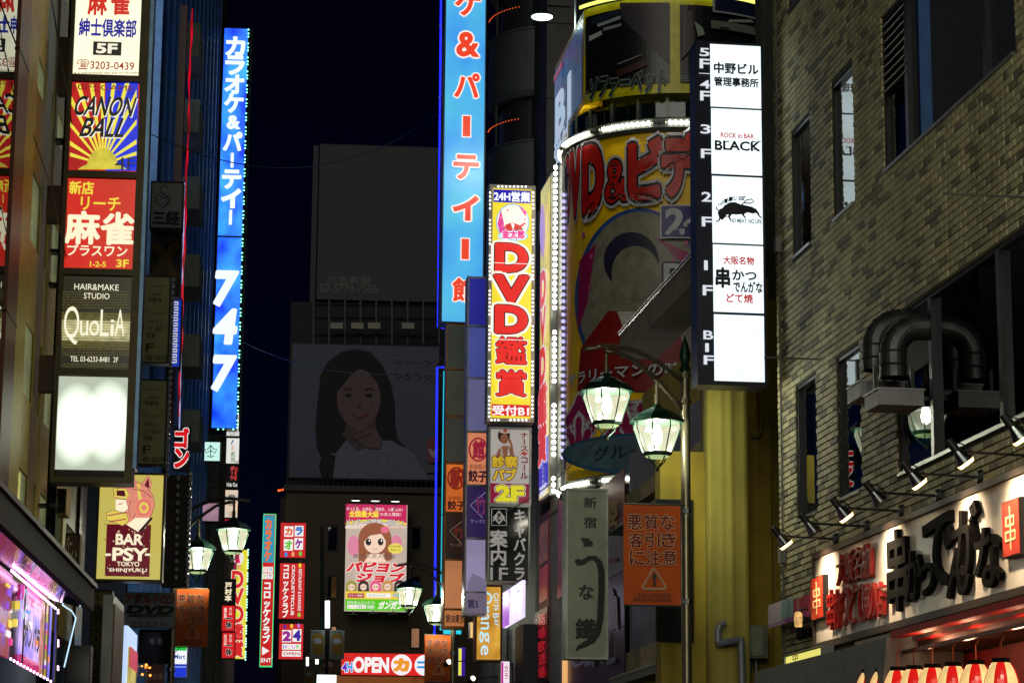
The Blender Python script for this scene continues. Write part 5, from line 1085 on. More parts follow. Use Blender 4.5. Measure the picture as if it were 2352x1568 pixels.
for q in ([(262, 1138), (272, 1122), (292, 1110), (318, 1108), (338, 1120), (352, 1138), (356, 1160), (350, 1180), (338, 1200)], [(246, 1178), (262, 1172), (292, 1180), (296, 1196), (282, 1208), (262, 1200), (246, 1194), (246, 1178)], [(266, 1146), (290, 1148), (296, 1168), (284, 1180)], [(300, 1124), (330, 1128), (350, 1144)], [(302, 1190), (296, 1172), (302, 1150)], [(310, 1204), (306, 1190), (314, 1178)], [(326, 1112), (342, 1090), (349, 1110)], [(262, 1122), (290, 1122), (298, 1136), (290, 1148), (262, 1142), (262, 1122)]): S.stroke(q, 1.1, (110, 44, 52), 'picture')
S.poly([(292, 1206), (312, 1190), (350, 1190), (334, 1214), (318, 1222)], CM); S.stroke([(322, 1222), (350, 1190)], 6, (50, 24, 30), 'picture'); S.text('BAR', 268, 1228, 328, 1251, CM, .035); S.text('PSY', 261, 1260, 338, 1288, CM, .035); S.rect(243, 1272, 256, 1277, CM, 'lettering'); S.rect(334, 1272, 346, 1277, CM, 'lettering')
S.text('TOKYO', 270, 1303, 320, 1314, CM, .05) if False else S.text('TOKYO', 270, 1287+4, 321, 1298+3, CM, .02); S.text('SHINJYUKU', 252, 1306, 338, 1316, CM, .02)
for x, y in ((243, 1206), (243, 1240), (345, 1206), (345, 1244), (243, 1321), (345, 1321), (243, 1280), (345, 1283)): S.ell(x, y, 2, 2, (140, 110, 60), n=8)
rnd = random.Random(3)
for k in range(46): x, y = rnd.uniform(246, 343), rnd.uniform(1218, 1320); S.ell(x, y, rnd.uniform(.6, 2.2), rnd.uniform(.6, 2.6), (220, 190, 150), n=6, part='print')
S.done()
# ---- unlit salon boards
def salon(label, x0, y0, x1, y1, d):
    S = lbox('salon_board', label, 'sign', 0, d, 'L', x0, y0, x1, y1, paint((170, 168, 124), .5, 0, .1), 0, wd=3, fm=DARK, depth=.2, group='unlit cream salon boards')
    T_ = paint((50, 44, 34), .6); h = y1-y0; f = lambda v: y0+h*v
    for v in (.1, .42): S.stroke([(x0+6, f(v)), (x0+20, f(v-.03)), (x0+30, f(v)), (x0+44, f(v+.015)), (x1-8, f(v)), (x1-5, f(v-.02))], 1.1, T_)
    S.text('salon', x1-38, f(.18), x1-18, f(.22), T_, 0); S.text('topia', x1-48, f(.23), x1-17, f(.31), T_, 0); S.text('クサロン', x1-52, f(.5), x1-14, f(.56), T_, 0); S.text('イク・着付け', x1-52, f(.58), x1-8, f(.64), T_, 0); S.text('営業', x1-52, f(.66), x1-30, f(.72), T_, 0)
    S.text('F', x1-52, f(.78), x1-34, f(.88), T_, 0); S.text('05-5539', x1-52, f(.92), x1-4, f(.98), T_, 0); return S
salon('upper unlit cream salon board beside the stacked floor signs', 316, 636, 388, 832, 33).done(); salon('lower unlit cream salon board beside the blank white box', 306, 874, 381, 1065, 33).done()
S = lbox('heart_logo_board', 'unlit grey board with a curly heart logo, left of the red neon', 'sign', 0, 36, 'L', 348, 420, 418, 523, paint((150, 148, 154), .5, 0, .1), 0, wd=3, fm=DARK, depth=.25)
LK = paint((34, 34, 60), .6); S.stroke([(385, 432), (378, 426), (368, 434), (372, 444), (384, 450), (386, 464), (374, 478), (360, 466), (356, 452), (364, 446), (376, 456), (384, 452), (390, 452), (388, 466), (374, 478)], 2.2, LK); S.text('三経', 351, 486, 412, 516, LK, .05); S.done()
S = lbox('online_cafe_board', 'dark unlit cafe board with a big ochre X', 'sign', 0, 37, 'L', 346, 528, 413, 680, paint((30, 22, 34), .5, 0, .3), 0, wd=2, fm=DARK, depth=.25)
S.text('ラインカフェ', 350, 541, 412, 556, paint((96, 76, 30), .5), .02); S.text('X', 352, 566, 406, 634, paint((96, 70, 16), .5, 0, .4), .08); S.done()
# ---- zigzag blue sign with its bulb column
S = lbox('zigzag_sign', 'blue sign with a white zigzag pattern and a column of clear bulbs', 'sign', 0, 38, 'L', 386, 687, 414, 842, glow((16, 60, 205), .75, .3, 3), .8, wd=2, fm=DARK, depth=.3)
pts = []; y = 694; k = 0
while y < 832: pts += [(398-k*.35, y), (409-k*.35, y), (409-k*.35, y+6), (398-k*.35, y+6)]; y += 12; k += 1
S.stroke(pts, 3.2, (225, 225, 215)); S.done()
cb_ = paint((190, 196, 200), .05, .6); fr_ = front(394, 1345, 34.5, 'L')
t = thing('bulb_column', 'long column of large clear unlit bulbs beside the salon boards', 'light strip', fr_); bulbs(fr_, t, [(397-(y-640)*.03, y) for y in range(644, 1100, 14)], .038, cb_, w=.05); m = MB(); p, q = fr_.P(396, 636), fr_.P(382, 1100); m.box(p[0]-.05, p[0]+.03, 0, .1, q[2], p[2], DARK); m.build('mounting_rail', t)
S = lbox('heart_led_sign', 'dark heart patterned sign edged with big clear bulbs, behind the bar sign', 'sign', 0, 35, 'L', 378, 1094, 432, 1342, paint((44, 40, 30), .6, 0, .2), 0, wd=3, fm=OLD, depth=.3)
for y in (1120, 1200, 1270): S.ell(386, y, 9, 22, paint((60, 16, 36), .5), n=12); S.rect(378, y+33, 394, y+36, (80, 70, 30), 'picture')
S.done(); bulbs(S.fr, S.root, [(409-(y-1100)*.02, y) for y in range(1098, 1340, 19)], .042, cb_, w=.05); bulbs(S.fr, S.root, [(437-(y-1090)*.03, y) for y in range(1088, 1345, 13)], .04, cb_, w=.05)
# ---- building with blue lit curtain wall and red neon
def bbox(fr, t, x0, x1, y0, y1, w0, w1, mat, part, ztop=None):
    u0, u1 = fr.uv(x0, 900)[0], fr.uv(x1, 900)[0]; zt, zb = fr.uv(x0, y0)[1], fr.uv(x0, y1)[1]; m = MB(); m.box(u0, u1, -w1, -w0, zb, zt, mat); return m.build(part, t)
BG = rowL(3.1, 45.); t = thing('blue_glass_building', 'tall dark building on the left washed in blue light, behind the red neon', 'building', BG); u0, u1 = BG.uv(325, 900)[0], BG.uv(478, 900)[0]
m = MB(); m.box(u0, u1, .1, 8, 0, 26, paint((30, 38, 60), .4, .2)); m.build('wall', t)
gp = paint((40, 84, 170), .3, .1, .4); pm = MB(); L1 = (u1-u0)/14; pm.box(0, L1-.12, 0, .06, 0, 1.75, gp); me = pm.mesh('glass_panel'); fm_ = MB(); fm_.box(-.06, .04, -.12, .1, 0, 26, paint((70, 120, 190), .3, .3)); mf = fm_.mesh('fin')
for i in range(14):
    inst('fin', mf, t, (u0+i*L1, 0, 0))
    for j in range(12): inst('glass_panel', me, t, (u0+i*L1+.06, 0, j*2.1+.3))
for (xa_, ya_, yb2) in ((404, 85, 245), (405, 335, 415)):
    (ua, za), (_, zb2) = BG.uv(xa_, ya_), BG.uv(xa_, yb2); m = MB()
    m.box(ua, ua+.9, -.02, -.01, zb2, za, glow((120, 150, 230), .5, .8, 3.)); m.build('lit_window_strip', t)  # emissive patches added for the bluish streaks on the dark glass
gb = paint((130, 132, 116), .6)
for i, y in enumerate((100, 272, 445, 620, 800, 970)):
    u, v = rowL(2.7, 45.).uv(458, y); m = MB(); m.box(u-.9, u+.6, -.45, 0, v-.55, v+.12, gb); m.build('air_conditioner', t)
m = MB()
for k in range(3): m.tube([(u1+.1+.3*k, -.02-.04*k, 0), (u1+.1+.3*k, -.02-.04*k, 25)], .04, paint((70, 60, 76), .4, .4), 6)
for k in range(30): m.tube([(u1+.1, -.02, k*.85), (u1+.7, -.1, k*.85)], .02, paint((70, 60, 76), .4, .4), 5)
m.build('ladder_cage', t, kind='stuff')
K = front(430, 1000, 41, 'L'); t = thing('red_neon_edge', 'wavering vertical red neon strip with a thin white blue tube beside it', 'neon tube', K); m = MB(); rn = glow((205, 8, 34), .8, .75, 2.2)
pts = [(441-(y-20)*.032+1.1*math.sin(y/37.)+.6*math.sin(y/11.), y) for y in range(20, 960, 12)]
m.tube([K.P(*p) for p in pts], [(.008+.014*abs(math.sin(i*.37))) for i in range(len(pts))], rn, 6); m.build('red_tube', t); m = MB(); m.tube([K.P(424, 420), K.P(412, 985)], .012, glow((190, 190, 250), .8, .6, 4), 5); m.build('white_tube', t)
m = MB(); a, b = K.P(430, 10), K.P(413, 985); m.box(a[0]-.13, a[0]+.0, .06, .3, b[2], a[2], paint((60, 10, 20), .4)); m.build('backing', t)
S = lbox('red_letter_sign', 'black sign with red white edged letters, below the red neon', 'sign', 0, 43, 'L', 400, 981, 434, 1076, paint((10, 12, 16), .4), 0, wd=2, fm=DARK, depth=.3)
RD2 = glow((214, 20, 24), .95); WH2 = glow((240, 235, 235), .9); S.text('ゴ', 403, 985, 432, 1026, RD2, .06, out=(WH2, .05)); S.text('ン', 403, 1032, 432, 1072, RD2, .06, out=(WH2, .05)); S.done()
# ---- blue blade sign
S = lbox('blue_blade_sign', 'very tall blue lit blade sign with white letters and numerals 747', 'sign', 0, 60, 'L', 501, 66, 556, 983, glow((6, 54, 250), 1.5, .15, .9, c2=(50, 150, 255), sample=True, stretch=(1.4, 1, 1.)), 1., wd=2, fm=paint((20, 24, 60), .3, .4), depth=.45)
WW = glow((235, 245, 255), 1.1)
for i, ch in enumerate('カラオケ&パーティー'):
    cy = 107+43.7*i; xm = 541-(cy-107)*.029; w_ = 20 if ch != '&' else 13
    if ch == 'ー': S.rect(xm-3.5, cy-17, xm+3.5, cy+17, WW, 'letter_stroke#%d' % i)
    else: S.text(ch, xm-w_, cy-20 if ch != '&' else cy-14, xm+w_, cy+20 if ch != '&' else cy+14, WW, .05)
for ch, a, b, c, d in (('7', 496, 627, 543, 700), ('4', 494, 714, 541, 787), ('7', 491, 821, 538, 895)): S.text(ch, a, b, c, d, WW, .05, shear=.12)
S.rect(498, 543, 556, 547, paint((10, 14, 40), .4), 'seam'); S.done()
pts = [(571-(y-70)*.0285, y) for y in range(70, 985, 16)]+[(571-(y-70)*.0285, y+9) for y in range(70, 970, 32)]+[(x, 986) for x in (501, 513, 536)]
m_ = glow((120, 255, 200), 5.); bulbs(S.fr, S.root, pts, .02, m_, 'led', w=.05, single=False)
m = MB(); p, q = S.fr.P(560, 66), S.fr.P(560, 990); m.box(p[0]+.05 if False else S.fr.uv(558, 525)[0]+.04, S.fr.uv(558, 525)[0]+.1, .0, .1, q[2], p[2], DARK); m.build('led_rail', S.root)
# ---- signs below
def ms(name, label, d, x0, y0, x1, y1, face, items, side='L', lit=1., cat='sign', wd=1.5, fm=None, depth=.2, group=None, sample=False):
    S = lbox(name, label, cat, 0, d, side, x0, y0, x1, y1, face, lit, wd=wd, fm=fm or DARK, depth=depth, group=group, sample=sample)
    for it in items:
        k = it[0]
        if k == 't': S.text(it[1], *it[2:6], it[6], it[7] if len(it) > 7 else .02, vert=len(it) > 8 and it[8] == 'v', rot=len(it) > 8 and it[8] == 'r', out=it[9] if len(it) > 9 else None)
        elif k == 'r': S.rect(*it[1:5], it[5], (it[6] if len(it) > 6 else 'print')+'#%d' % items.index(it))
        elif k == 'e': S.ell(*it[1:5], it[5])
        elif k == 'p': S.poly(it[1], it[2])
        elif k == 's': S.stroke(it[1], it[2], it[3])
    S.done(); return S
FB = rowL(3.3, 66.); t = thing('grey_block_building', 'grey panelled building on the left behind the second street lamp', 'building', FB); u0, u1 = FB.uv(484, 1300)[0], FB.uv(548, 1300)[0]; m = MB(); m.box(u0, u1, .05, 8, 0, FB.uv(500, 1000)[1], paint((60, 62, 66), .6)); m.build('wall', t)
fr = front(490, 1568, 61, 'L'); t = thing('panelled_stair_tower', 'grey tiled stair tower facing the street, between the orange notice banner and the blade sign', 'building', fr); u0, u1 = fr.uv(442, 1300)[0], fr.uv(514, 1300)[0]; z1 = fr.uv(490, 995)[1]
m = MB(); m.box(u0, u1, .03, 3, -fr.O.z, z1, paint((60, 60, 62), .7)); m.build('wall', t); pm = MB(); pm.box(0, (u1-u0)/2-.02, 0, .03, 0, .68, paint((100, 100, 98), .6, 0, .2)); me = pm.mesh('panel')
for i in range(2):
    for j in range(14): inst('panel', me, t, (u0+i*(u1-u0)/2, 0, z1-.7*(j+1)))
m = MB(); m.box(u1-.16, u1-.02, -.1, .02, -fr.O.z, z1-.1, paint((60, 50, 40), .4, .4)); m.build('column', t)
ms('crest_sign', 'small white lit sign with a dark green ornamental crest', 59.5, 464, 1015, 505, 1058, glow((200, 245, 235), 1.), [('s', [(484, 1022), (476, 1032), (470, 1030), (474, 1040), (484, 1034), (494, 1040), (498, 1030), (492, 1032), (484, 1022)], 2., (30, 70, 66)), ('s', [(484, 1022), (484, 1048)], 2, (30, 70, 66)), ('s', [(476, 1046), (484, 1050), (492, 1046)], 2, (30, 70, 66))])
ms('pink_blank_sign', 'small blank pink lit sign behind the lamp arm', 60, 459, 1155, 502, 1196, glow((180, 140, 160), .8, .3, 3), [])
T70 = 60.6
ms('tenant_panel', 'white tenant sign peeking out right of the blue blade sign bottom', T70, 521, 948, 550, 1001, glow((225, 222, 215), .9), [('t', 'ビル', 528, 985, 540, 999, (60, 60, 60), 0)], group='small tenant signs under the blue blade sign')
ms('tenant_panel', 'white 9F tenant sign with green and red characters', T70, 520, 1006, 549, 1064, glow((230, 230, 222), .95), [('t', '焼肉', 531, 1022, 537, 1034, (200, 30, 40), .02, 'v'), ('t', '叙苑', 530, 1036, 540, 1062, (40, 110, 60), .01, 'v'), ('s', [(531, 1020), (536, 1010)], 2.5, (30, 50, 150)), ('t', '9F', 540, 1058, 548, 1064, (30, 30, 30), 0)], group='small tenant signs under the blue blade sign')
ms('tenant_panel', 'black darts bar tenant sign with red letters', T70, 518, 1067, 547, 1121, paint((12, 12, 14), .4), [('t', 'ダーツ', 528, 1070, 538, 1102, glow((240, 90, 90), .9), .04, 'v'), ('t', 'Darts', 539, 1074, 545, 1102, glow((230, 60, 50), .9), .03, 'r'), ('t', 'Hide Out', 521, 1108, 545, 1117, glow((230, 230, 225), .9), .03)], lit=0, group='small tenant signs under the blue blade sign')
ms('tenant_panel', 'white tenant sign with a smudged grey crest, crossed by the lamp arm', T70, 517, 1125, 546, 1188, glow((226, 222, 212), .95, .2, 3, c2=(236, 190, 150)), [('t', '鶴雅', 524, 1134, 540, 1162, (90, 80, 70), .01, 'v'), ('t', '茶', 525, 1174, 540, 1186, (150, 110, 60), .01)], group='small tenant signs under the blue blade sign')
ms('tenant_panel', 'red tenant sign half hidden behind the lit lantern', T70, 516, 1192, 545, 1255, glow((200, 20, 24), .8, .3, 3), [], group='small tenant signs under the blue blade sign')
ms('tenant_panel', 'black tenant sign with cream lit brush characters', T70, 512, 1330, 540, 1386, paint((14, 12, 12), .4), [('t', '戸村本', 517, 1336, 532, 1380, glow((250, 236, 200), .95), .04, 'v')], lit=0, group='small tenant signs under the blue blade sign')
for y, l, a in ((1390, 'upper red tenant sign with black brush numeral one', '焼鳥'), (1452, 'lower red tenant sign with black brush numeral one', '居酒屋')):
    ms('tenant_panel', l, T70, 510, y, 539, y+58, glow((214, 20, 28), .95, .15, 3), [('t', a, 514, y+4, 521, y+30, (250, 235, 220), .01, 'v'), ('t', '一休', 519, y+22, 532, y+52, (20, 12, 14), .06, 'v', (glow((250, 240, 230), .9), .03)), ('t', '直火焼', 526, y+4, 533, y+22, (250, 220, 210), .0, 'v')], group='small tenant signs under the blue blade sign')
S = ms('small_video_sign', 'small yellow DVD sign edged with green white dots, far left of the red tower signs', 85, 541, 1262, 566, 1512, glow((226, 214, 60), 1., .1, 3), [('e', 548, 1280, 12, 17, (235, 225, 220)), ('p', [(540, 1274), (548, 1270), (552, 1292), (540, 1294)], (214, 40, 90)), ('t', '太郎', 536, 1296, 554, 1306, (220, 40, 130), .04)], fm=METAL)
for i, ch in enumerate('DVD鑑賞'): S.parts = {}; S.text(ch, 534, 1312+i*40, 558, 1348+i*40, (214, 40, 40), .04, out=((240, 225, 200), .04)); S.done()
bulbs(S.fr, S.root, [(570-(y-1262)*.025, y) for y in range(1262, 1515, 6) if y % 5 != 0], .03, glow((170, 255, 220), 2.5), 'led', w=.05, single=False)
# adult CD/DVD board, cream vertical boards
S = ms('disc_shop_board', 'dim white board with orange, black and blue lettering for a disc shop', 37, 286, 1362, 400, 1438, paint((170, 174, 182), .5, 0, .1), [('t', 'アダルトCD', 288, 1363, 398, 1386, paint((170, 60, 24), .5), .04), ('t', 'ウエスト B1', 301, 1426, 384, 1437, paint((50, 60, 130), .5), .03)], lit=0, wd=2, fm=METAL)
S.parts = {}; S.text('DVD', 292, 1391, 398, 1408, (20, 20, 24), .07, shear=.2); S.ell(344, 1413, 52, 4.5, (50, 14, 24)); S.text('VIDEO', 312, 1410.5, 378, 1415.5, (130, 130, 130), .02); S.done()
S = ms('cream_vertical_board', 'tall cream board with black characters under the bar sign', 30, 205, 1356, 250, 1700, paint((128, 120, 76), .6, 0, .15), [('t', '不夜城の大人の遊技場館', 211, 1366, 231, 1570, paint((24, 20, 22), .6), .03, 'v')], lit=0, wd=2, fm=OLD)
Vb = rowL(2.5, 31.); t = thing('slanted_side_board', 'pale brown board turned to the street, right of the cream vertical board', 'sign', Vb); u0, u1 = Vb.uv(254, 1450)[0], Vb.uv(279, 1450)[0]; z1 = Vb.uv(264, 1372)[1]
m = MB(); m.box(u0, u1, -.02, .1, 0, z1, METAL); m.build('frame', t); m = MB(); m.box(u0+.08, u1-.08, -.035, -.02, .0, z1-.1, paint((150, 112, 88), .5, 0, .4, 2.)); m.build('board', t)
ms('disc_cafe_board', 'dark blue unlit cafe board below the disc shop board', 38, 320, 1446, 388, 1520, paint((26, 28, 54), .5), [('t', 'オンラインゲーム', 318, 1449, 382, 1456, paint((90, 20, 40), .5), .0), ('t', 'ターネットカフェ', 318, 1458, 384, 1466, paint((90, 20, 40), .5), 0), ('e', 350, 1472, 6, 7, (110, 110, 130)), ('e', 368, 1472, 7, 8, (110, 110, 130)), ('t', 'B1F', 356, 1502, 384, 1512, (60, 60, 80), 0)], lit=0)
S = ms('convenience_store_sign', 'green, white and blue lit shop sign reading Mart at lower left', 48, 393, 1481, 429, 1554, glow((235, 240, 245), 1.05), [('r', 393, 1481, 429, 1493, glow((20, 190, 70), 1.), 'stripe'), ('r', 393, 1524, 429, 1530, glow((20, 60, 200), .9), 'stripe'), ('r', 393, 1531, 429, 1554, glow((14, 50, 210), 1.), 'stripe'), ('t', 'yMart', 394, 1502, 425, 1515, (20, 60, 150), .02)], fm=METAL, sample=True)
ms('white_blue_sign', 'small white and blue lit panel left of the green striped shop sign', 47, 359, 1500, 383, 1521, glow((230, 238, 250), 1.), [('r', 359, 1515, 383, 1521, glow((20, 50, 170), .9), 'stripe')])
Vc = rowL(2.45, 36.); t = thing('lit_poster_case', 'bright white edged poster case turned to the street, bottom left', 'sign', Vc); u0, u1 = Vc.uv(291, 1500)[0], Vc.uv(314, 1500)[0]; z1 = Vc.uv(300, 1442)[1]
m = MB(); m.box(u0, u1, 0, .1, 0, z1, glow((190, 215, 255), 1.)); m.build('light_frame', t); m = MB(); m.box(u0+.2, u1-.2, -.02, 0, .3, z1-.25, glow((205, 190, 90), .8, .4, 3)); m.build('poster', t); m = MB(); m.box(u0+.2, u1-.2, -.03, -.02, z1-.5, z1-.25, glow((190, 30, 70), .9)); m.build('poster_band', t)
t = thing('amber_lamp_string', 'cluster of small amber bulbs on a post at the bottom left', 'lights', front(335, 1560, 40, 'L')); bulbs(front(335, 1560, 40, 'L'), t, [(326+2*i, 1500+5*i) for i in range(7)]+[(326, 1530), (334, 1531), (344, 1532), (327, 1548), (345, 1550)], .022, glow((255, 150, 60), 3.), 'amber_lamp'); m = MB(); f_ = front(335, 1560, 40, 'L'); m.tube([f_.P(335, 1505), f_.P(335, 1600)], .02, METAL); m.build('post', t)
ms('red_small_board', 'dim red board with pale characters behind the amber lamps', 42, 335, 1525, 376, 1568, paint((90, 18, 22), .5), [('t', 'のお店', 341, 1545, 374, 1560, paint((150, 120, 110), .5), .02)], lit=0)
t = thing('dark_screen', 'dark framed screen on the left under the canopy beam', 'screen', front(178, 1568, 27, 'L')); S = Sign(front(178, 1568, 27, 'L'), t, 0); S.frame(148, 1484, 204, 1600, 3, paint((70, 76, 84), .3, .5), depth=.25); S.rect(148, 1484, 204, 1600, paint((14, 14, 26), .1), 'screen_face'); S.done()
S = ms('brown_script_board', 'small brown board with white characters behind the end of the canopy beam', 28, 151, 1226, 182, 1290, paint((90, 66, 44), .5), [('t', 'バー', 152, 1232, 166, 1262, paint((220, 205, 180), .5), .05), ('t', 'ナイト', 152, 1264, 178, 1282, paint((220, 205, 180), .5), .04)], lit=0)
S = ms('speaker_box', 'dark speaker like box mounted on the bronze front above the canopy beam', 27, 132, 1124, 151, 1178, paint((24, 22, 18), .4), [], lit=0, wd=2, fm=paint((110, 100, 60), .4, .4), depth=.4, cat='box')
# ================================================================== FAR END OF THE STREET
BKF = paint((36, 32, 30), .7, 0, .3, .5)
fr = front(900, 1568, 104, 'L'); t = thing('brown_corner_building', 'dark brown tiled building closing the street, carrying the pink job poster', 'building', fr); u0, u1 = fr.uv(652, 1300)[0], fr.uv(1120, 1300)[0]; z1 = fr.uv(900, 1132)[1]; zc_ = fr.uv(700, 1122)[1]
FW = paint((78, 66, 54), .75, 0, .25, .8)
tile = MB()
wins = [(750, 1204, 778, 1268), (750, 1319, 777, 1376), (942, 1207, 970, 1265), (942, 1320, 968, 1378), (941, 1438, 967, 1490), (758, 1434, 776, 1460)]
wr_ = [(fr.uv(a, (b+d)/2)[0], fr.uv(c, (b+d)/2)[0], fr.uv((a+c)/2, d)[1], fr.uv((a+c)/2, b)[1]) for a, b, c, d in wins]
m = MB(); xs = sorted({u0, u1} | {q for w_ in wr_ for q in w_[:2]}); zs = sorted({-fr.O.z, z1} | {q for w_ in wr_ for q in w_[2:]})
for i in range(len(xs)-1):
    for j in range(len(zs)-1):
        uc, vc = (xs[i]+xs[i+1])/2, (zs[j]+zs[j+1])/2
        if not any(a < uc < b and c < vc < d for a, b, c, d in wr_): m.box(xs[i], xs[i+1], 0, .3, zs[j], zs[j+1], FW)
m.build('wall', t)
m = MB(); m.box(u0, u1, .4, 12, -fr.O.z, z1, BKF); m.build('core', t)
m = MB()
for k in range(int((z1+fr.O.z)/.45)): m.box(u0, u1, -.012, 0, -fr.O.z+k*.45+.03, -fr.O.z+(k+1)*.45-.02, FW)
for i, (a, b, c, d) in enumerate(wr_):
    w_ = MB(); w_.box(a, a+.08, -.03, .2, c, d, DARK); w_.box(b-.08, b, -.03, .2, c, d, DARK); w_.box(a+.08, b-.08, -.03, .2, c, c+.08, DARK); w_.box(a+.08, b-.08, -.03, .2, d-.08, d, DARK); wo = w_.build('window', t)
    g = MB(); g.poly([(a+.08, .15, c+.08), (b-.08, .15, c+.08), (b-.08, .15, d-.08), (a+.08, .15, d-.08)], glow((196, 140, 100), .55, .3, 2) if i in (4, 5) else glass()); g.build('pane', wo)
    if i == 1: g = MB(); g.box(a+.2, b-.08, .2, .22, c+.08, d-.08, glow((150, 96, 30), .3, .5, 2)); g.build('lamp_shade', wo)
m = MB(); m.box(u0-.1, u1, -.25, .3, z1, z1+.25, paint((50, 48, 48), .6)); m.build('cornice', t)
m = MB()
for k in range(40): m.tube([(u0+k*(u1-u0)/39, .1, z1+.25), (u0+k*(u1-u0)/39, .1, z1+.6)], .02, paint((60, 60, 64), .5), 4)
m.tube([(u0, .1, z1+.6), (u1, .1, z1+.6)], .03, DARK, 5); m.build('roof_railing', t, kind='stuff')
t2 = thing('side_wing', 'blank dark side wing left of the brown building', 'building', fr); m = MB(); uu = fr.uv(640, 1300)[0]; m.box(uu, u0-.01, .5, 12, -fr.O.z, z1-.2, BKF); m.build('wall', t2)
# orange warning lights on roof edge
t = thing('roof_warning_lights', 'tiny orange lights along the edge of the brown roof', 'lights', fr); bulbs(fr, t, [(640, 1126), (644, 1125), (650, 1124), (680, 1122), (688, 1122), (714, 1122)], .05, glow((255, 90, 30), 2.), 'warning_lamp')
# job poster and lamps
S = lbox('job_poster', 'pink yellow and green illustrated job poster on the dark brown building, glowing by itself besides its small lamps', 'poster', 0, 103, 'L', 793, 1158, 934, 1404, glow((226, 206, 190), .62, .12, .6), .62, wd=1.5, fm=DARK, depth=.15)
P = lambda c: glow(c, .92)  # print emits by itself, standing in for much of the lamplight on it
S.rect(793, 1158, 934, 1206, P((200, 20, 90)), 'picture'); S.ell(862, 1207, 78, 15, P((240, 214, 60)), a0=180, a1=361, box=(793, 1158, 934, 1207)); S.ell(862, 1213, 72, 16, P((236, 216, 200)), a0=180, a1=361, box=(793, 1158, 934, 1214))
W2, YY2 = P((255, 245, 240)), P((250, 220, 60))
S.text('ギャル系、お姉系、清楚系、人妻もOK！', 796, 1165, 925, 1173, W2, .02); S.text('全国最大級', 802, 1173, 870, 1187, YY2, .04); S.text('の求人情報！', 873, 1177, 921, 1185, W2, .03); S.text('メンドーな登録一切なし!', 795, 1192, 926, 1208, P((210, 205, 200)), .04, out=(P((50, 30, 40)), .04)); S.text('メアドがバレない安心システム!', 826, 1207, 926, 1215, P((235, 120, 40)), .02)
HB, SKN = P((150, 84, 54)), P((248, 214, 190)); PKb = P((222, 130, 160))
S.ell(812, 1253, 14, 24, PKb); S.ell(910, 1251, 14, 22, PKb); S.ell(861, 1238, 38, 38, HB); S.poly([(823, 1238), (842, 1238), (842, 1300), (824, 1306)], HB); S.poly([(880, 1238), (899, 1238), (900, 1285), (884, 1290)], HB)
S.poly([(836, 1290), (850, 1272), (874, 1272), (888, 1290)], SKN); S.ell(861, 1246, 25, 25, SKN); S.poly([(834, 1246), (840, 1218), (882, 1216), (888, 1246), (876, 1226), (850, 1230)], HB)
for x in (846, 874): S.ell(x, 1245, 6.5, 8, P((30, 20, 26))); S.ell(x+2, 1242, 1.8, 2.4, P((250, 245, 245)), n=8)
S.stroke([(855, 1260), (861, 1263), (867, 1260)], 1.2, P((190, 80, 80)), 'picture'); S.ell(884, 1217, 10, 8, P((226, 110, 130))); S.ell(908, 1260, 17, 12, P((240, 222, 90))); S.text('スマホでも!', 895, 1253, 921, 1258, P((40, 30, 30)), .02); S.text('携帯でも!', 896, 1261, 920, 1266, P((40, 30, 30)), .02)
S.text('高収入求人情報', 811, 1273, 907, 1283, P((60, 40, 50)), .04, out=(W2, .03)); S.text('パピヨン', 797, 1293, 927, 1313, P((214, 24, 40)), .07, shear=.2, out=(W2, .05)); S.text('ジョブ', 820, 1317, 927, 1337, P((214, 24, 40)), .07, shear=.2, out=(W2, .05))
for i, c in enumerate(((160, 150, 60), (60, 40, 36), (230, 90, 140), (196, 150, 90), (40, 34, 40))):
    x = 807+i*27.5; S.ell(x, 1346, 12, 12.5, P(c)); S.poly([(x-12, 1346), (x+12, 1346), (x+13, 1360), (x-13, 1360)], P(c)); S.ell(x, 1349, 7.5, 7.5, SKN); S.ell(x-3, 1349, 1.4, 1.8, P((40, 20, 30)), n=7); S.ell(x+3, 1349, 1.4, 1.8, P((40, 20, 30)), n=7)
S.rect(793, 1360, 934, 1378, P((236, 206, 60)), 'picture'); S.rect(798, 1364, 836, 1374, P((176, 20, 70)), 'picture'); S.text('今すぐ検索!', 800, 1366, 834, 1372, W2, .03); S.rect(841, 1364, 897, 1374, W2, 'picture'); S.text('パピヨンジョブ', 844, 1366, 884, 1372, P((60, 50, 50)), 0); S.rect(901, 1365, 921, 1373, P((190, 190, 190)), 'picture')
S.rect(793, 1378, 934, 1404, P((90, 200, 30)), 'picture'); S.text('男性求人はコチラ!', 797, 1382, 860, 1390, W2, .03); S.rect(797, 1391, 840, 1399, W2, 'picture'); S.text('ガンガン高収入', 798, 1392, 838, 1398, P((60, 60, 50)), 0); S.rect(843, 1392, 859, 1399, P((200, 220, 190)), 'picture'); S.text('ガンガン', 868, 1384, 924, 1400, W2, .05, shear=.3); S.text('高収入求人情報', 892, 1381, 926, 1386, W2, .01); S.done()
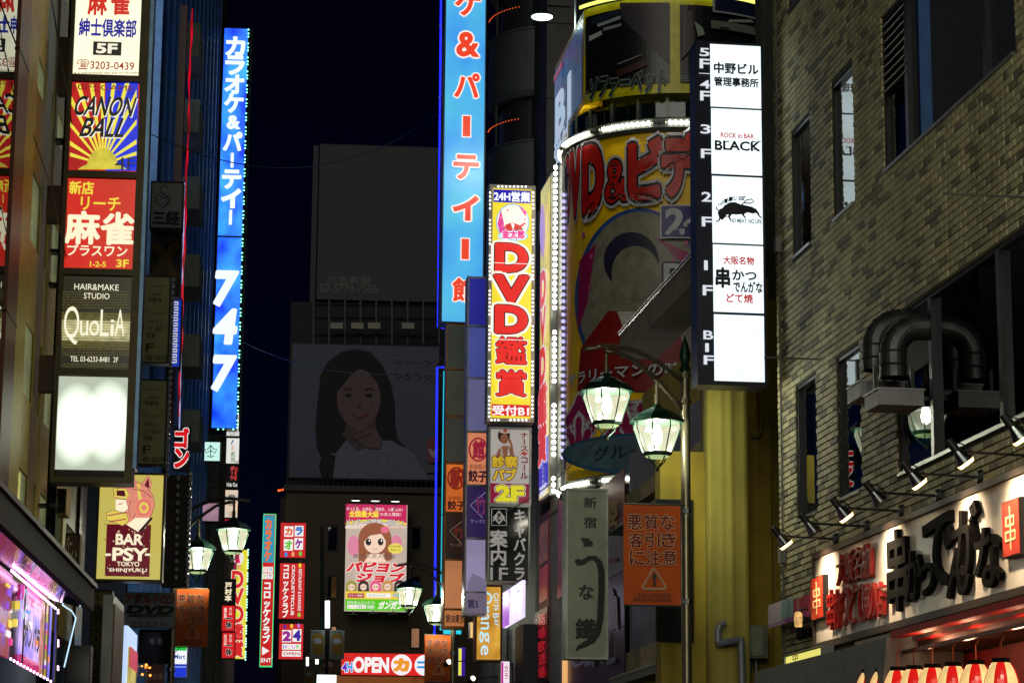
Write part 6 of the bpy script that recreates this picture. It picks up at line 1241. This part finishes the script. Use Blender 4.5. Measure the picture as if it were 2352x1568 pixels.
for i, (x, y) in enumerate(((817, 1149), (862, 1150), (908, 1151), (811, 1411), (857, 1409), (903, 1410))):
    K = front(x, y, 102, 'L'); K = Fr(K.O, K.u); up = y < 1200
    t = thing('poster_lamp', ('left lamp over the pink job poster', 'middle lamp over the pink job poster', 'right lamp over the pink job poster', 'left lit lamp under the job poster', 'middle lamp under the job poster', 'right lamp under the job poster')[i], 'lamp', K, group='small lamps above and below the job poster')
    m = MB(); m.lathe([(.01, .12), (.1, .09), (.22, .0), (.2, -.01)] if up else [(.01, -.12), (.1, -.09), (.22, 0), (.2, .01)], DGREEN, 14); m.build('shade', t); m = MB(); m.lathe([(.001, -.02), (.19, .0)], glow((235, 255, 240), 2.5 if i < 4 else .3), 14); m.build('bulb', t); m = MB(); m.tube([(0, 0, 0), (0, .3, -.25 if up else .25), (0, 1.0, -.25 if up else .25)], .025, DARK, 5); m.build('arm', t)
    lamp(t, 'POINT', (0, .25, -.25 if up else .25), 1.6 if up else 1, (1, .9, .6), .05)
# karaoke red tower signs
RDK = glow((205, 22, 30), .95, .15, 1.2, sample=True); WK = (240, 238, 236)
def sq(S, x0, y0, x1, y1, ch, c, w=.07): S.rect(x0, y0, x1, y1, WK, 'tile'); S.text(ch, x0+3, y0+4, x1-3, y1-4, c, w)
S = lbox('karaoke_tower_sign', 'upper red lit karaoke sign with four coloured letter squares', 'sign', 0, 86, 'L', 644, 1200, 702, 1280, RDK, 1., wd=1.5, fm=DARK, depth=.4, group='red karaoke club signs stacked on a post')
sq(S, 653, 1208, 674, 1232, 'カ', (225, 100, 60)); sq(S, 677, 1207, 697, 1231, 'ラ', (30, 110, 200)); sq(S, 652, 1238, 673, 1264, 'オ', (110, 190, 60)); sq(S, 676, 1235, 696, 1262, 'ケ', (140, 30, 150))
for x, c in ((657, (60, 130, 220)), (673, (236, 160, 110)), (690, (110, 200, 60))): S.ell(x, 1273-(x-657)*.05, 3.5, 5.5, c, n=16)
S.done()
S = lbox('karaoke_tower_sign', 'middle red lit karaoke club sign with sideways white letters', 'sign', 0, 86, 'L', 642, 1293, 699, 1420, RDK, 1., wd=1.5, fm=DARK, depth=.4, group='red karaoke club signs stacked on a post')
S.text('コロッケクラブ', 649, 1294, 663, 1418, WK, .04, vert=True); S.text('CROQUETTECLUB', 668, 1297, 676, 1412, WK, .02, rot=True); S.text('RESTAURANT & KARAOKE', 685, 1306, 692, 1402, WK, .01, rot=True); S.ell(689, 1298, 3.6, 5.5, (230, 200, 50), n=16); S.ell(687, 1411, 3.6, 5.5, (150, 200, 60), n=16); S.done()
S = lbox('karaoke_tower_sign', 'lower red lit sign reading 24 HOUR OPEN', 'sign', 0, 86, 'L', 641, 1432, 696, 1513, RDK, 1., wd=1.5, fm=DARK, depth=.4, group='red karaoke club signs stacked on a post')
sq(S, 648, 1446, 669, 1474, '2', (150, 30, 140)); sq(S, 672, 1444, 692, 1473, '4', (60, 20, 150)); S.rect(648, 1478, 691, 1491, WK, 'tile')
for i, (ch, c) in enumerate((('H', (40, 110, 200)), ('O', (230, 180, 160)), ('U', (190, 110, 200)), ('R', (110, 190, 80)))): S.text(ch, 650.5+i*10, 1480.5, 658+i*10, 1488.5, c, .05)
S.rect(648, 1494, 691, 1507, WK, 'tile'); S.text('OPEN', 651, 1497, 688, 1504, (180, 20, 30), .04)
for x, c in ((654, (80, 30, 160)), (670, (235, 200, 50)), (686, (190, 110, 210))): S.ell(x, 1438-(x-654)*.05, 3.2, 5, c, n=16)
S.done()
S = lbox('narrow_karaoke_sign', 'narrow turquoise over red karaoke blade sign with an arrow and ENT', 'sign', 0, 84, 'L', 602, 1181, 628, 1528, glow((205, 26, 30), .95, .2, 1.), 1., wd=1.5, fm=glow((60, 230, 140), 1.), depth=.4)
S.rect(603, 1183, 630, 1291, glow((50, 150, 180), .95), 'upper_panel'); S.text('カラオケ', 608, 1190, 624, 1288, (236, 110, 50), .06, vert=True)
for a, b, ch, c in ((602, 1301, 'カ', (230, 160, 140)), (615, 1301, 'ラ', (60, 130, 190)), (602, 1316, 'オ', (160, 200, 90)), (615, 1316, 'ケ', (150, 50, 150))): S.rect(a, b, a+12, b+13, WK, 'tile'); S.text(ch, a+2, b+2, a+10, b+11, c, .05)
S.text('コロッケクラブ', 604, 1334, 621, 1478, WK, .05, vert=True); S.poly([(602, 1484), (619, 1494), (602, 1504)], WK); S.text('ENT', 600, 1511, 623, 1520, WK, .05); S.done()
K = front(665, 1568, 87, 'L'); t = thing('sign_post', 'grey steel mast behind the red karaoke signs', 'post', K); m = MB(); m.tube([K.P(741, 1568+300), K.P(739, 1208)], .07, METAL, 8); m.build('mast', t)
# OPEN sign
S = lbox('open_sign', 'long red lit OPEN sign with orange and blue circles over the shop at street end', 'sign', 0, 98, 'L', 784, 1500, 1020, 1550, glow((220, 28, 26), 1., .15, .8, sample=True), 1., wd=1.5, fm=DARK, depth=.4)
S.text('H', 798, 1521, 809, 1541, (30, 140, 230), .04, out=((250, 245, 245), .05)); S.text('4', 786, 1521, 797, 1542, (90, 40, 190), .03, out=((250, 245, 245), .05)); S.text('OPEN', 812, 1510, 892, 1542, (245, 240, 240), .05)
S.ell(922, 1526, 24, 24, (245, 240, 245)); S.text('カ', 907, 1513, 937, 1539, (235, 150, 40), .09); S.ell(976, 1527, 24, 24, (245, 240, 245)); S.rect(958, 1518, 990, 1523, (40, 140, 220), 'lettering'); S.rect(958, 1529, 990, 1534, (40, 140, 220), 'lettering'); S.done()
fr = front(900, 1568, 100, 'L'); t = thing('lit_shopfront', 'warm lit shop interior under the OPEN sign', 'shopfront', fr); u0, u1 = fr.uv(770, 1560)[0], fr.uv(975, 1560)[0]; z1 = fr.uv(870, 1551)[1]; m = MB(); m.box(u0, u1, 0, .3, -fr.O.z, z1, glow((190, 110, 50), .7, .6, .9, c2=(60, 24, 14))); m.build('lit_window', t)
S = lbox('round_no_entry_sign', 'small dark red round edged sign under the KABUKI pennants', 'sign', 0, 66, 'L', 742, 1514, 766, 1532, paint((120, 26, 30), .5), 0, wd=1, fm=DARK, depth=.05); S.text('入社', 744, 1517, 764, 1529, (190, 190, 190), .03); S.done()
# tube lamps and pennants on posts
for i, (x, y0, y1, d, lb) in enumerate(((752, 1398, 1445+10, 66, 'nearest upright white tube lamp on a post with two KABUKI pennants'), (728, 1510-26, 1546-5, 84, 'middle upright white tube lamp on a thin post'), (706, 1498+8, 1526, 100, 'farthest small upright tube lamp'))):
    y0, y1 = ((1398, 1454), (1488, 1525), (1510, 1528))[i]
    y0, y1 = ((1379, 1441), (1484, 1524), (1508, 1528))[i]
    K = front(x, y1, d, 'L'); t = thing('tube_lamp_post', lb, 'street lamp', K, group='white tube lamp posts at the street end'); p0, p1 = K.P(x, y1), K.P(x, y0); r = (5.5, 3.6, 3)[i]/F*d
    m = MB(); m.tube([p0, p1], r, glow((240, 250, 246), 2.2, sample=True), 12); m.build('tube', t); m = MB(); m.tube([(p0[0], 0, p0[2]-.02), (p0[0], 0, -K.O.z)], r*.7, DARK, 8); m.build('post', t)
    lamp(t, 'POINT', (p0[0], -.4, p0[2]+.3), 12, (.95, 1, .98), .1)
for i, (x0, y0, x1, y1, d, lb) in enumerate(((713, 1446, 746, 1513, 65.8, 'left yellow beer glass KABUKI pennant'), (757, 1446, 791, 1513, 65.8, 'right yellow beer glass KABUKI pennant'), (698, 1530, 722, 1575, 83, 'lower left dim KABUKI pennant'), (730, 1530, 752, 1575, 83, 'lower right dim KABUKI pennant'))):
    K = front((x0+x1)/2, y1, d, 'L'); t = thing('street_pennant', lb, 'pennant', K, group='KABUKI pennants on the far lamp posts'); S = Sign(K, t, 0); S.rect(x0, y0, x1, y1, paint((110, 124, 120), .6, 0, .1), 'cloth')
    h = y1-y0; w_ = x1-x0; S.poly([(x0+w_*.12, y0+h*.25), (x0+w_*.2, y0+h*.12), (x1-w_*.2, y0+h*.12), (x1-w_*.08, y0+h*.25), (x1-w_*.12, y0+h*.85), (x0+w_*.2, y0+h*.85)], paint((130, 100, 10), .6)); S.ell((x0+x1)/2, y0+h*.38, w_*.3, h*.1, (150, 160, 170)); S.text('KABUKI', x0+2, y0+2, x0+w_*.75, y0+6, (40, 50, 60), .02); S.done()
S = lbox('lit_globe_cluster', 'bright white green tinted lamp cluster at the bottom by the street end', 'lamp', 0, 64, 'L', 728, 1549, 772, 1572, glow((235, 255, 235), 3., sample=True), 1, wd=1, fm=DARK, depth=.3); S.rect(742, 1549, 743, 1572, (90, 200, 130), 'divider'); S.rect(757, 1549, 758, 1572, (90, 200, 130), 'divider'); S.done()
# ---- big unlit billboards
fr = front(840, 1104, 112, 'L')
S = lbox('portrait_billboard', 'large unlit billboard with a long haired smiling woman in white', 'billboard', 0, 112, 'L', 668, 793, 1006, 1101, paint((66, 74, 98), .6, 0, .06), 0, wd=1.5, fm=DARK, depth=.6)
HR2, SK2, SK3 = paint((4, 4, 20), .7), paint((92, 70, 78), .6), paint((64, 44, 54), .6); n = 40
S.poly([(736, 862), (752, 832), (784, 808), (816, 801), (850, 808), (878, 838), (898, 880), (908, 930), (908, 975), (914, 1010), (930, 1025), (880, 1036), (760, 1040), (742, 1060), (728, 1030), (724, 990), (728, 930)], HR2)
S.poly([(742, 1040), (770, 1046), (778, 1101), (740, 1101), (732, 1070)], HR2); S.poly([(772, 1040), (800, 1004), (850, 1010), (900, 1012), (950, 1040), (985, 1101), (764, 1101)], paint((96, 100, 122), .6)); S.poly([(786, 1000), (800, 960), (862, 960), (868, 1016), (820, 1036)], SK3)
S.ell(824, 916, 50, 68, SK2); S.poly([(772, 900), (780, 858), (812, 834), (836, 838), (806, 862), (784, 890)], HR2); S.poly([(836, 838), (862, 850), (878, 900), (866, 880), (850, 858)], HR2)
for x in (800, 848): S.stroke([(x-10, 896), (x, 892), (x+10, 897)], 2.6, HR2, 'picture'); S.ell(x, 908, 8, 4, HR2)
S.poly([(770, 892), (810, 888), (824, 906), (850, 886), (876, 896), (872, 918), (830, 924), (786, 922)], paint((104, 30, 62), .6)) if False else None
S.stroke([(820, 932), (826, 934), (832, 932)], 2, SK3, 'picture'); S.stroke([(806, 950), (824, 960), (846, 949)], 4, paint((110, 34, 50), .6), 'picture')
S.poly([(808, 1000), (820, 984), (842, 978), (862, 984), (878, 1012), (872, 1030), (846, 1030), (826, 1018)], SK2); S.stroke([(812, 1000), (846, 984)], 5, SK3, 'picture'); S.stroke([(818, 1010), (852, 996)], 5, SK3, 'picture')
S.text('キラキラす', 904, 822, 1014, 837, (46, 46, 54), .01); S.text('ワクワクか', 904, 855, 1014, 872, (46, 46, 54), .01); S.poly([(980, 1012), (990, 1006), (1006, 1006), (1006, 1062), (986, 1064), (980, 1058)], paint((110, 16, 40), .5)); S.text('v', 985, 1034, 1004, 1050, (150, 140, 150), .05); S.rect(980, 1074, 1006, 1086, (40, 46, 60), 'print'); S.done()
S = lbox('blank_billboard', 'big blank grey rooftop billboard with a faint phone number', 'billboard', 0, 125, 'L', 732, 337, 1060, 690, paint((42, 50, 58), .6, 0, .06), 0, wd=1.5, fm=DARK, depth=.6)
S.text('広告募集', 751, 635, 852, 651, (14, 10, 20), .03); S.text('03-5774-7505', 735, 653, 867, 672, (10, 10, 22), .03); m = MB(); q = S.fr; a_, b_ = q.uv(716, 500)[0], q.uv(728, 500)[0]; m.box(a_, b_, -.1, 1, q.uv(720, 700)[1], q.uv(720, 335)[1], paint((38, 46, 54), .6)); m.build('side_board', S.root); S.done()
K = front(860, 1100, 116, 'L'); t = thing('rooftop_steelwork', 'dark steel scaffold and floodlights between the two big billboards', 'scaffold', K); m = MB(); dd = paint((30, 34, 50), .5)
for x in range(720, 1010, 36): m.tube([K.P(x, 790), K.P(x, 690)], .08, dd, 5)
for y in (700, 730, 770): m.tube([K.P(715, y), K.P(1005, y+3)], .07, dd, 5)
m.build('steel_frame', t, kind='stuff')
for x in (773, 820, 858, 935): p = Vec(K.P(x, 765, 1.)); m = MB(); m.box(p.x-.3, p.x+.3, p.y-.1, p.y+.2, p.z, p.z+.3, paint((110, 110, 96), .4)); m.build('floodlight', t)
fr = front(860, 1104, 118, 'L'); t = thing('dark_office_block', 'nearly black office block behind the billboards', 'building', fr); u0, u1 = fr.uv(668, 700)[0], fr.uv(1120, 700)[0]; m = MB(); m.box(u0, u1, .6, 20, -fr.O.z, fr.uv(800, 690)[1], paint((16, 18, 30), .7)); m.build('wall', t)
# ---- overhead cable
t = thing('overhead_cable', 'thin sagging cable strung across the street from the blue sign to the DVD sign', 'cable', loc=(0, 0, 0)); a, b = V(560, 786, 58), V(1440, 690, 42); m = MB()
m.tube([a.lerp(b, k/24)+Vec((0, 0, -1.05*4*(k/24)*(1-k/24))) for k in range(25)], .008, paint((120, 120, 120), .4), 4); m.build('wire', t)
# ---- bottom centre-right small things
ZS = lambda *a, **k: ms(*a, **k)
ZS('yellow_strip_light', 'thin yellow and violet lit strips behind the far notice banner', 50, 1052, 1486, 1068, 1552, glow((60, 20, 150), .9), [('r', 1053, 1488, 1060, 1550, glow((225, 225, 70), 1.), 'strip')], side='R')
ZS('red_vertical_sign', 'white pink narrow vertical sign below the orange girls bar sign', 45, 1150, 1518, 1170, 1568, glow((245, 225, 240), 1.), [('r', 1151, 1520, 1156, 1568, glow((190, 40, 150), .9), 'strip'), ('t', 'カラ', 1158, 1526, 1167, 1560, (150, 60, 50), .02, 'v')], side='R')
ZS('white_shop_light', 'bright white lit box at the bottom right of the girls bar sign', 45.5, 1170, 1517, 1197, 1545, glow((245, 240, 250), 1.1), [('r', 1182, 1522, 1186, 1538, glow((210, 40, 60), .9), 'strip')], side='R')
ZS('warm_lantern_sign', 'glowing cream lantern half hidden left of the girls bar sign', 46, 1080, 1428, 1098, 1464, glow((250, 200, 130), 1.), [], side='R', wd=1)
t = thing('dark_utility_box', 'large dark box on the pavement side below the hostess club sign', 'box', front(1215, 1500, 41)); K = front(1215, 1500, 41); u0, z1 = K.uv(1202, 1432); u1, _ = K.uv(1238, 1432); m = MB(); m.box(u0, u1, 0, 1, -K.O.z, z1, paint((20, 20, 40), .5)); m.build('case', t)
for i, (x, y) in enumerate(((1031, 1519), (1086, 1557))):
    K = front(x, y, 47); t = thing('small_spotlight', ('bright small spotlight overlapping the far orange banner', 'small warm spotlight at the bottom under the violet strips')[i], 'spotlight', K, group='small warm spotlights near the far orange banner'); inst('bulb', ball(.05, glow((255, 236, 200), 4.), 10), t, (0, 0, 0)); m = MB(); m.tube([(-.08, .0, -.06), (0, .04, 0)], [.05, .06], DARK, 10); m.build('housing', t); m = MB(); m.tube([(0, .05, 0), (.5, .1, .05)], .012, DARK, 5); m.build('arm', t)

# ---- overhead wires and wall cabling
for lb, p, q, sag in (('thin black service cable crossing the street at upper left', (330, 300, 37), (1020, 250, 47), .9), ('thin black cable from the yellow building to the far signs', (1440, 930, 31), (1010, 1180, 47), .6), ('slack cable over the bottom left shop signs', (300, 1530, 33), (420, 1478, 48), .15)):
    t = thing('overhead_cable', lb, 'cable', loc=(0, 0, 0)); a, b = V(*p), V(*q); m = MB()
    m.tube([a.lerp(b, k/20)+Vec((0, 0, -sag*4*(k/20)*(1-k/20))) for k in range(21)], .009, paint((26, 26, 28), .5), 4); m.build('wire', t)
t = thing('wall_conduit', 'thin grey conduit and junction boxes running up the brick wall edge', 'conduit', W); m = MB(); u = W.uv(1800, 900)[0]
m.tube([(u, -.03, 3.2), (u, -.03, 12.5)], .011, paint((90, 92, 84), .5), 6); m.build('conduit_run', t)
for z in (4.2, 7.4): m = MB(); m.box(u-.05, u+.05, -.07, -.012, z, z+.16, paint((100, 100, 92), .5)); m.build('junction_box', t)
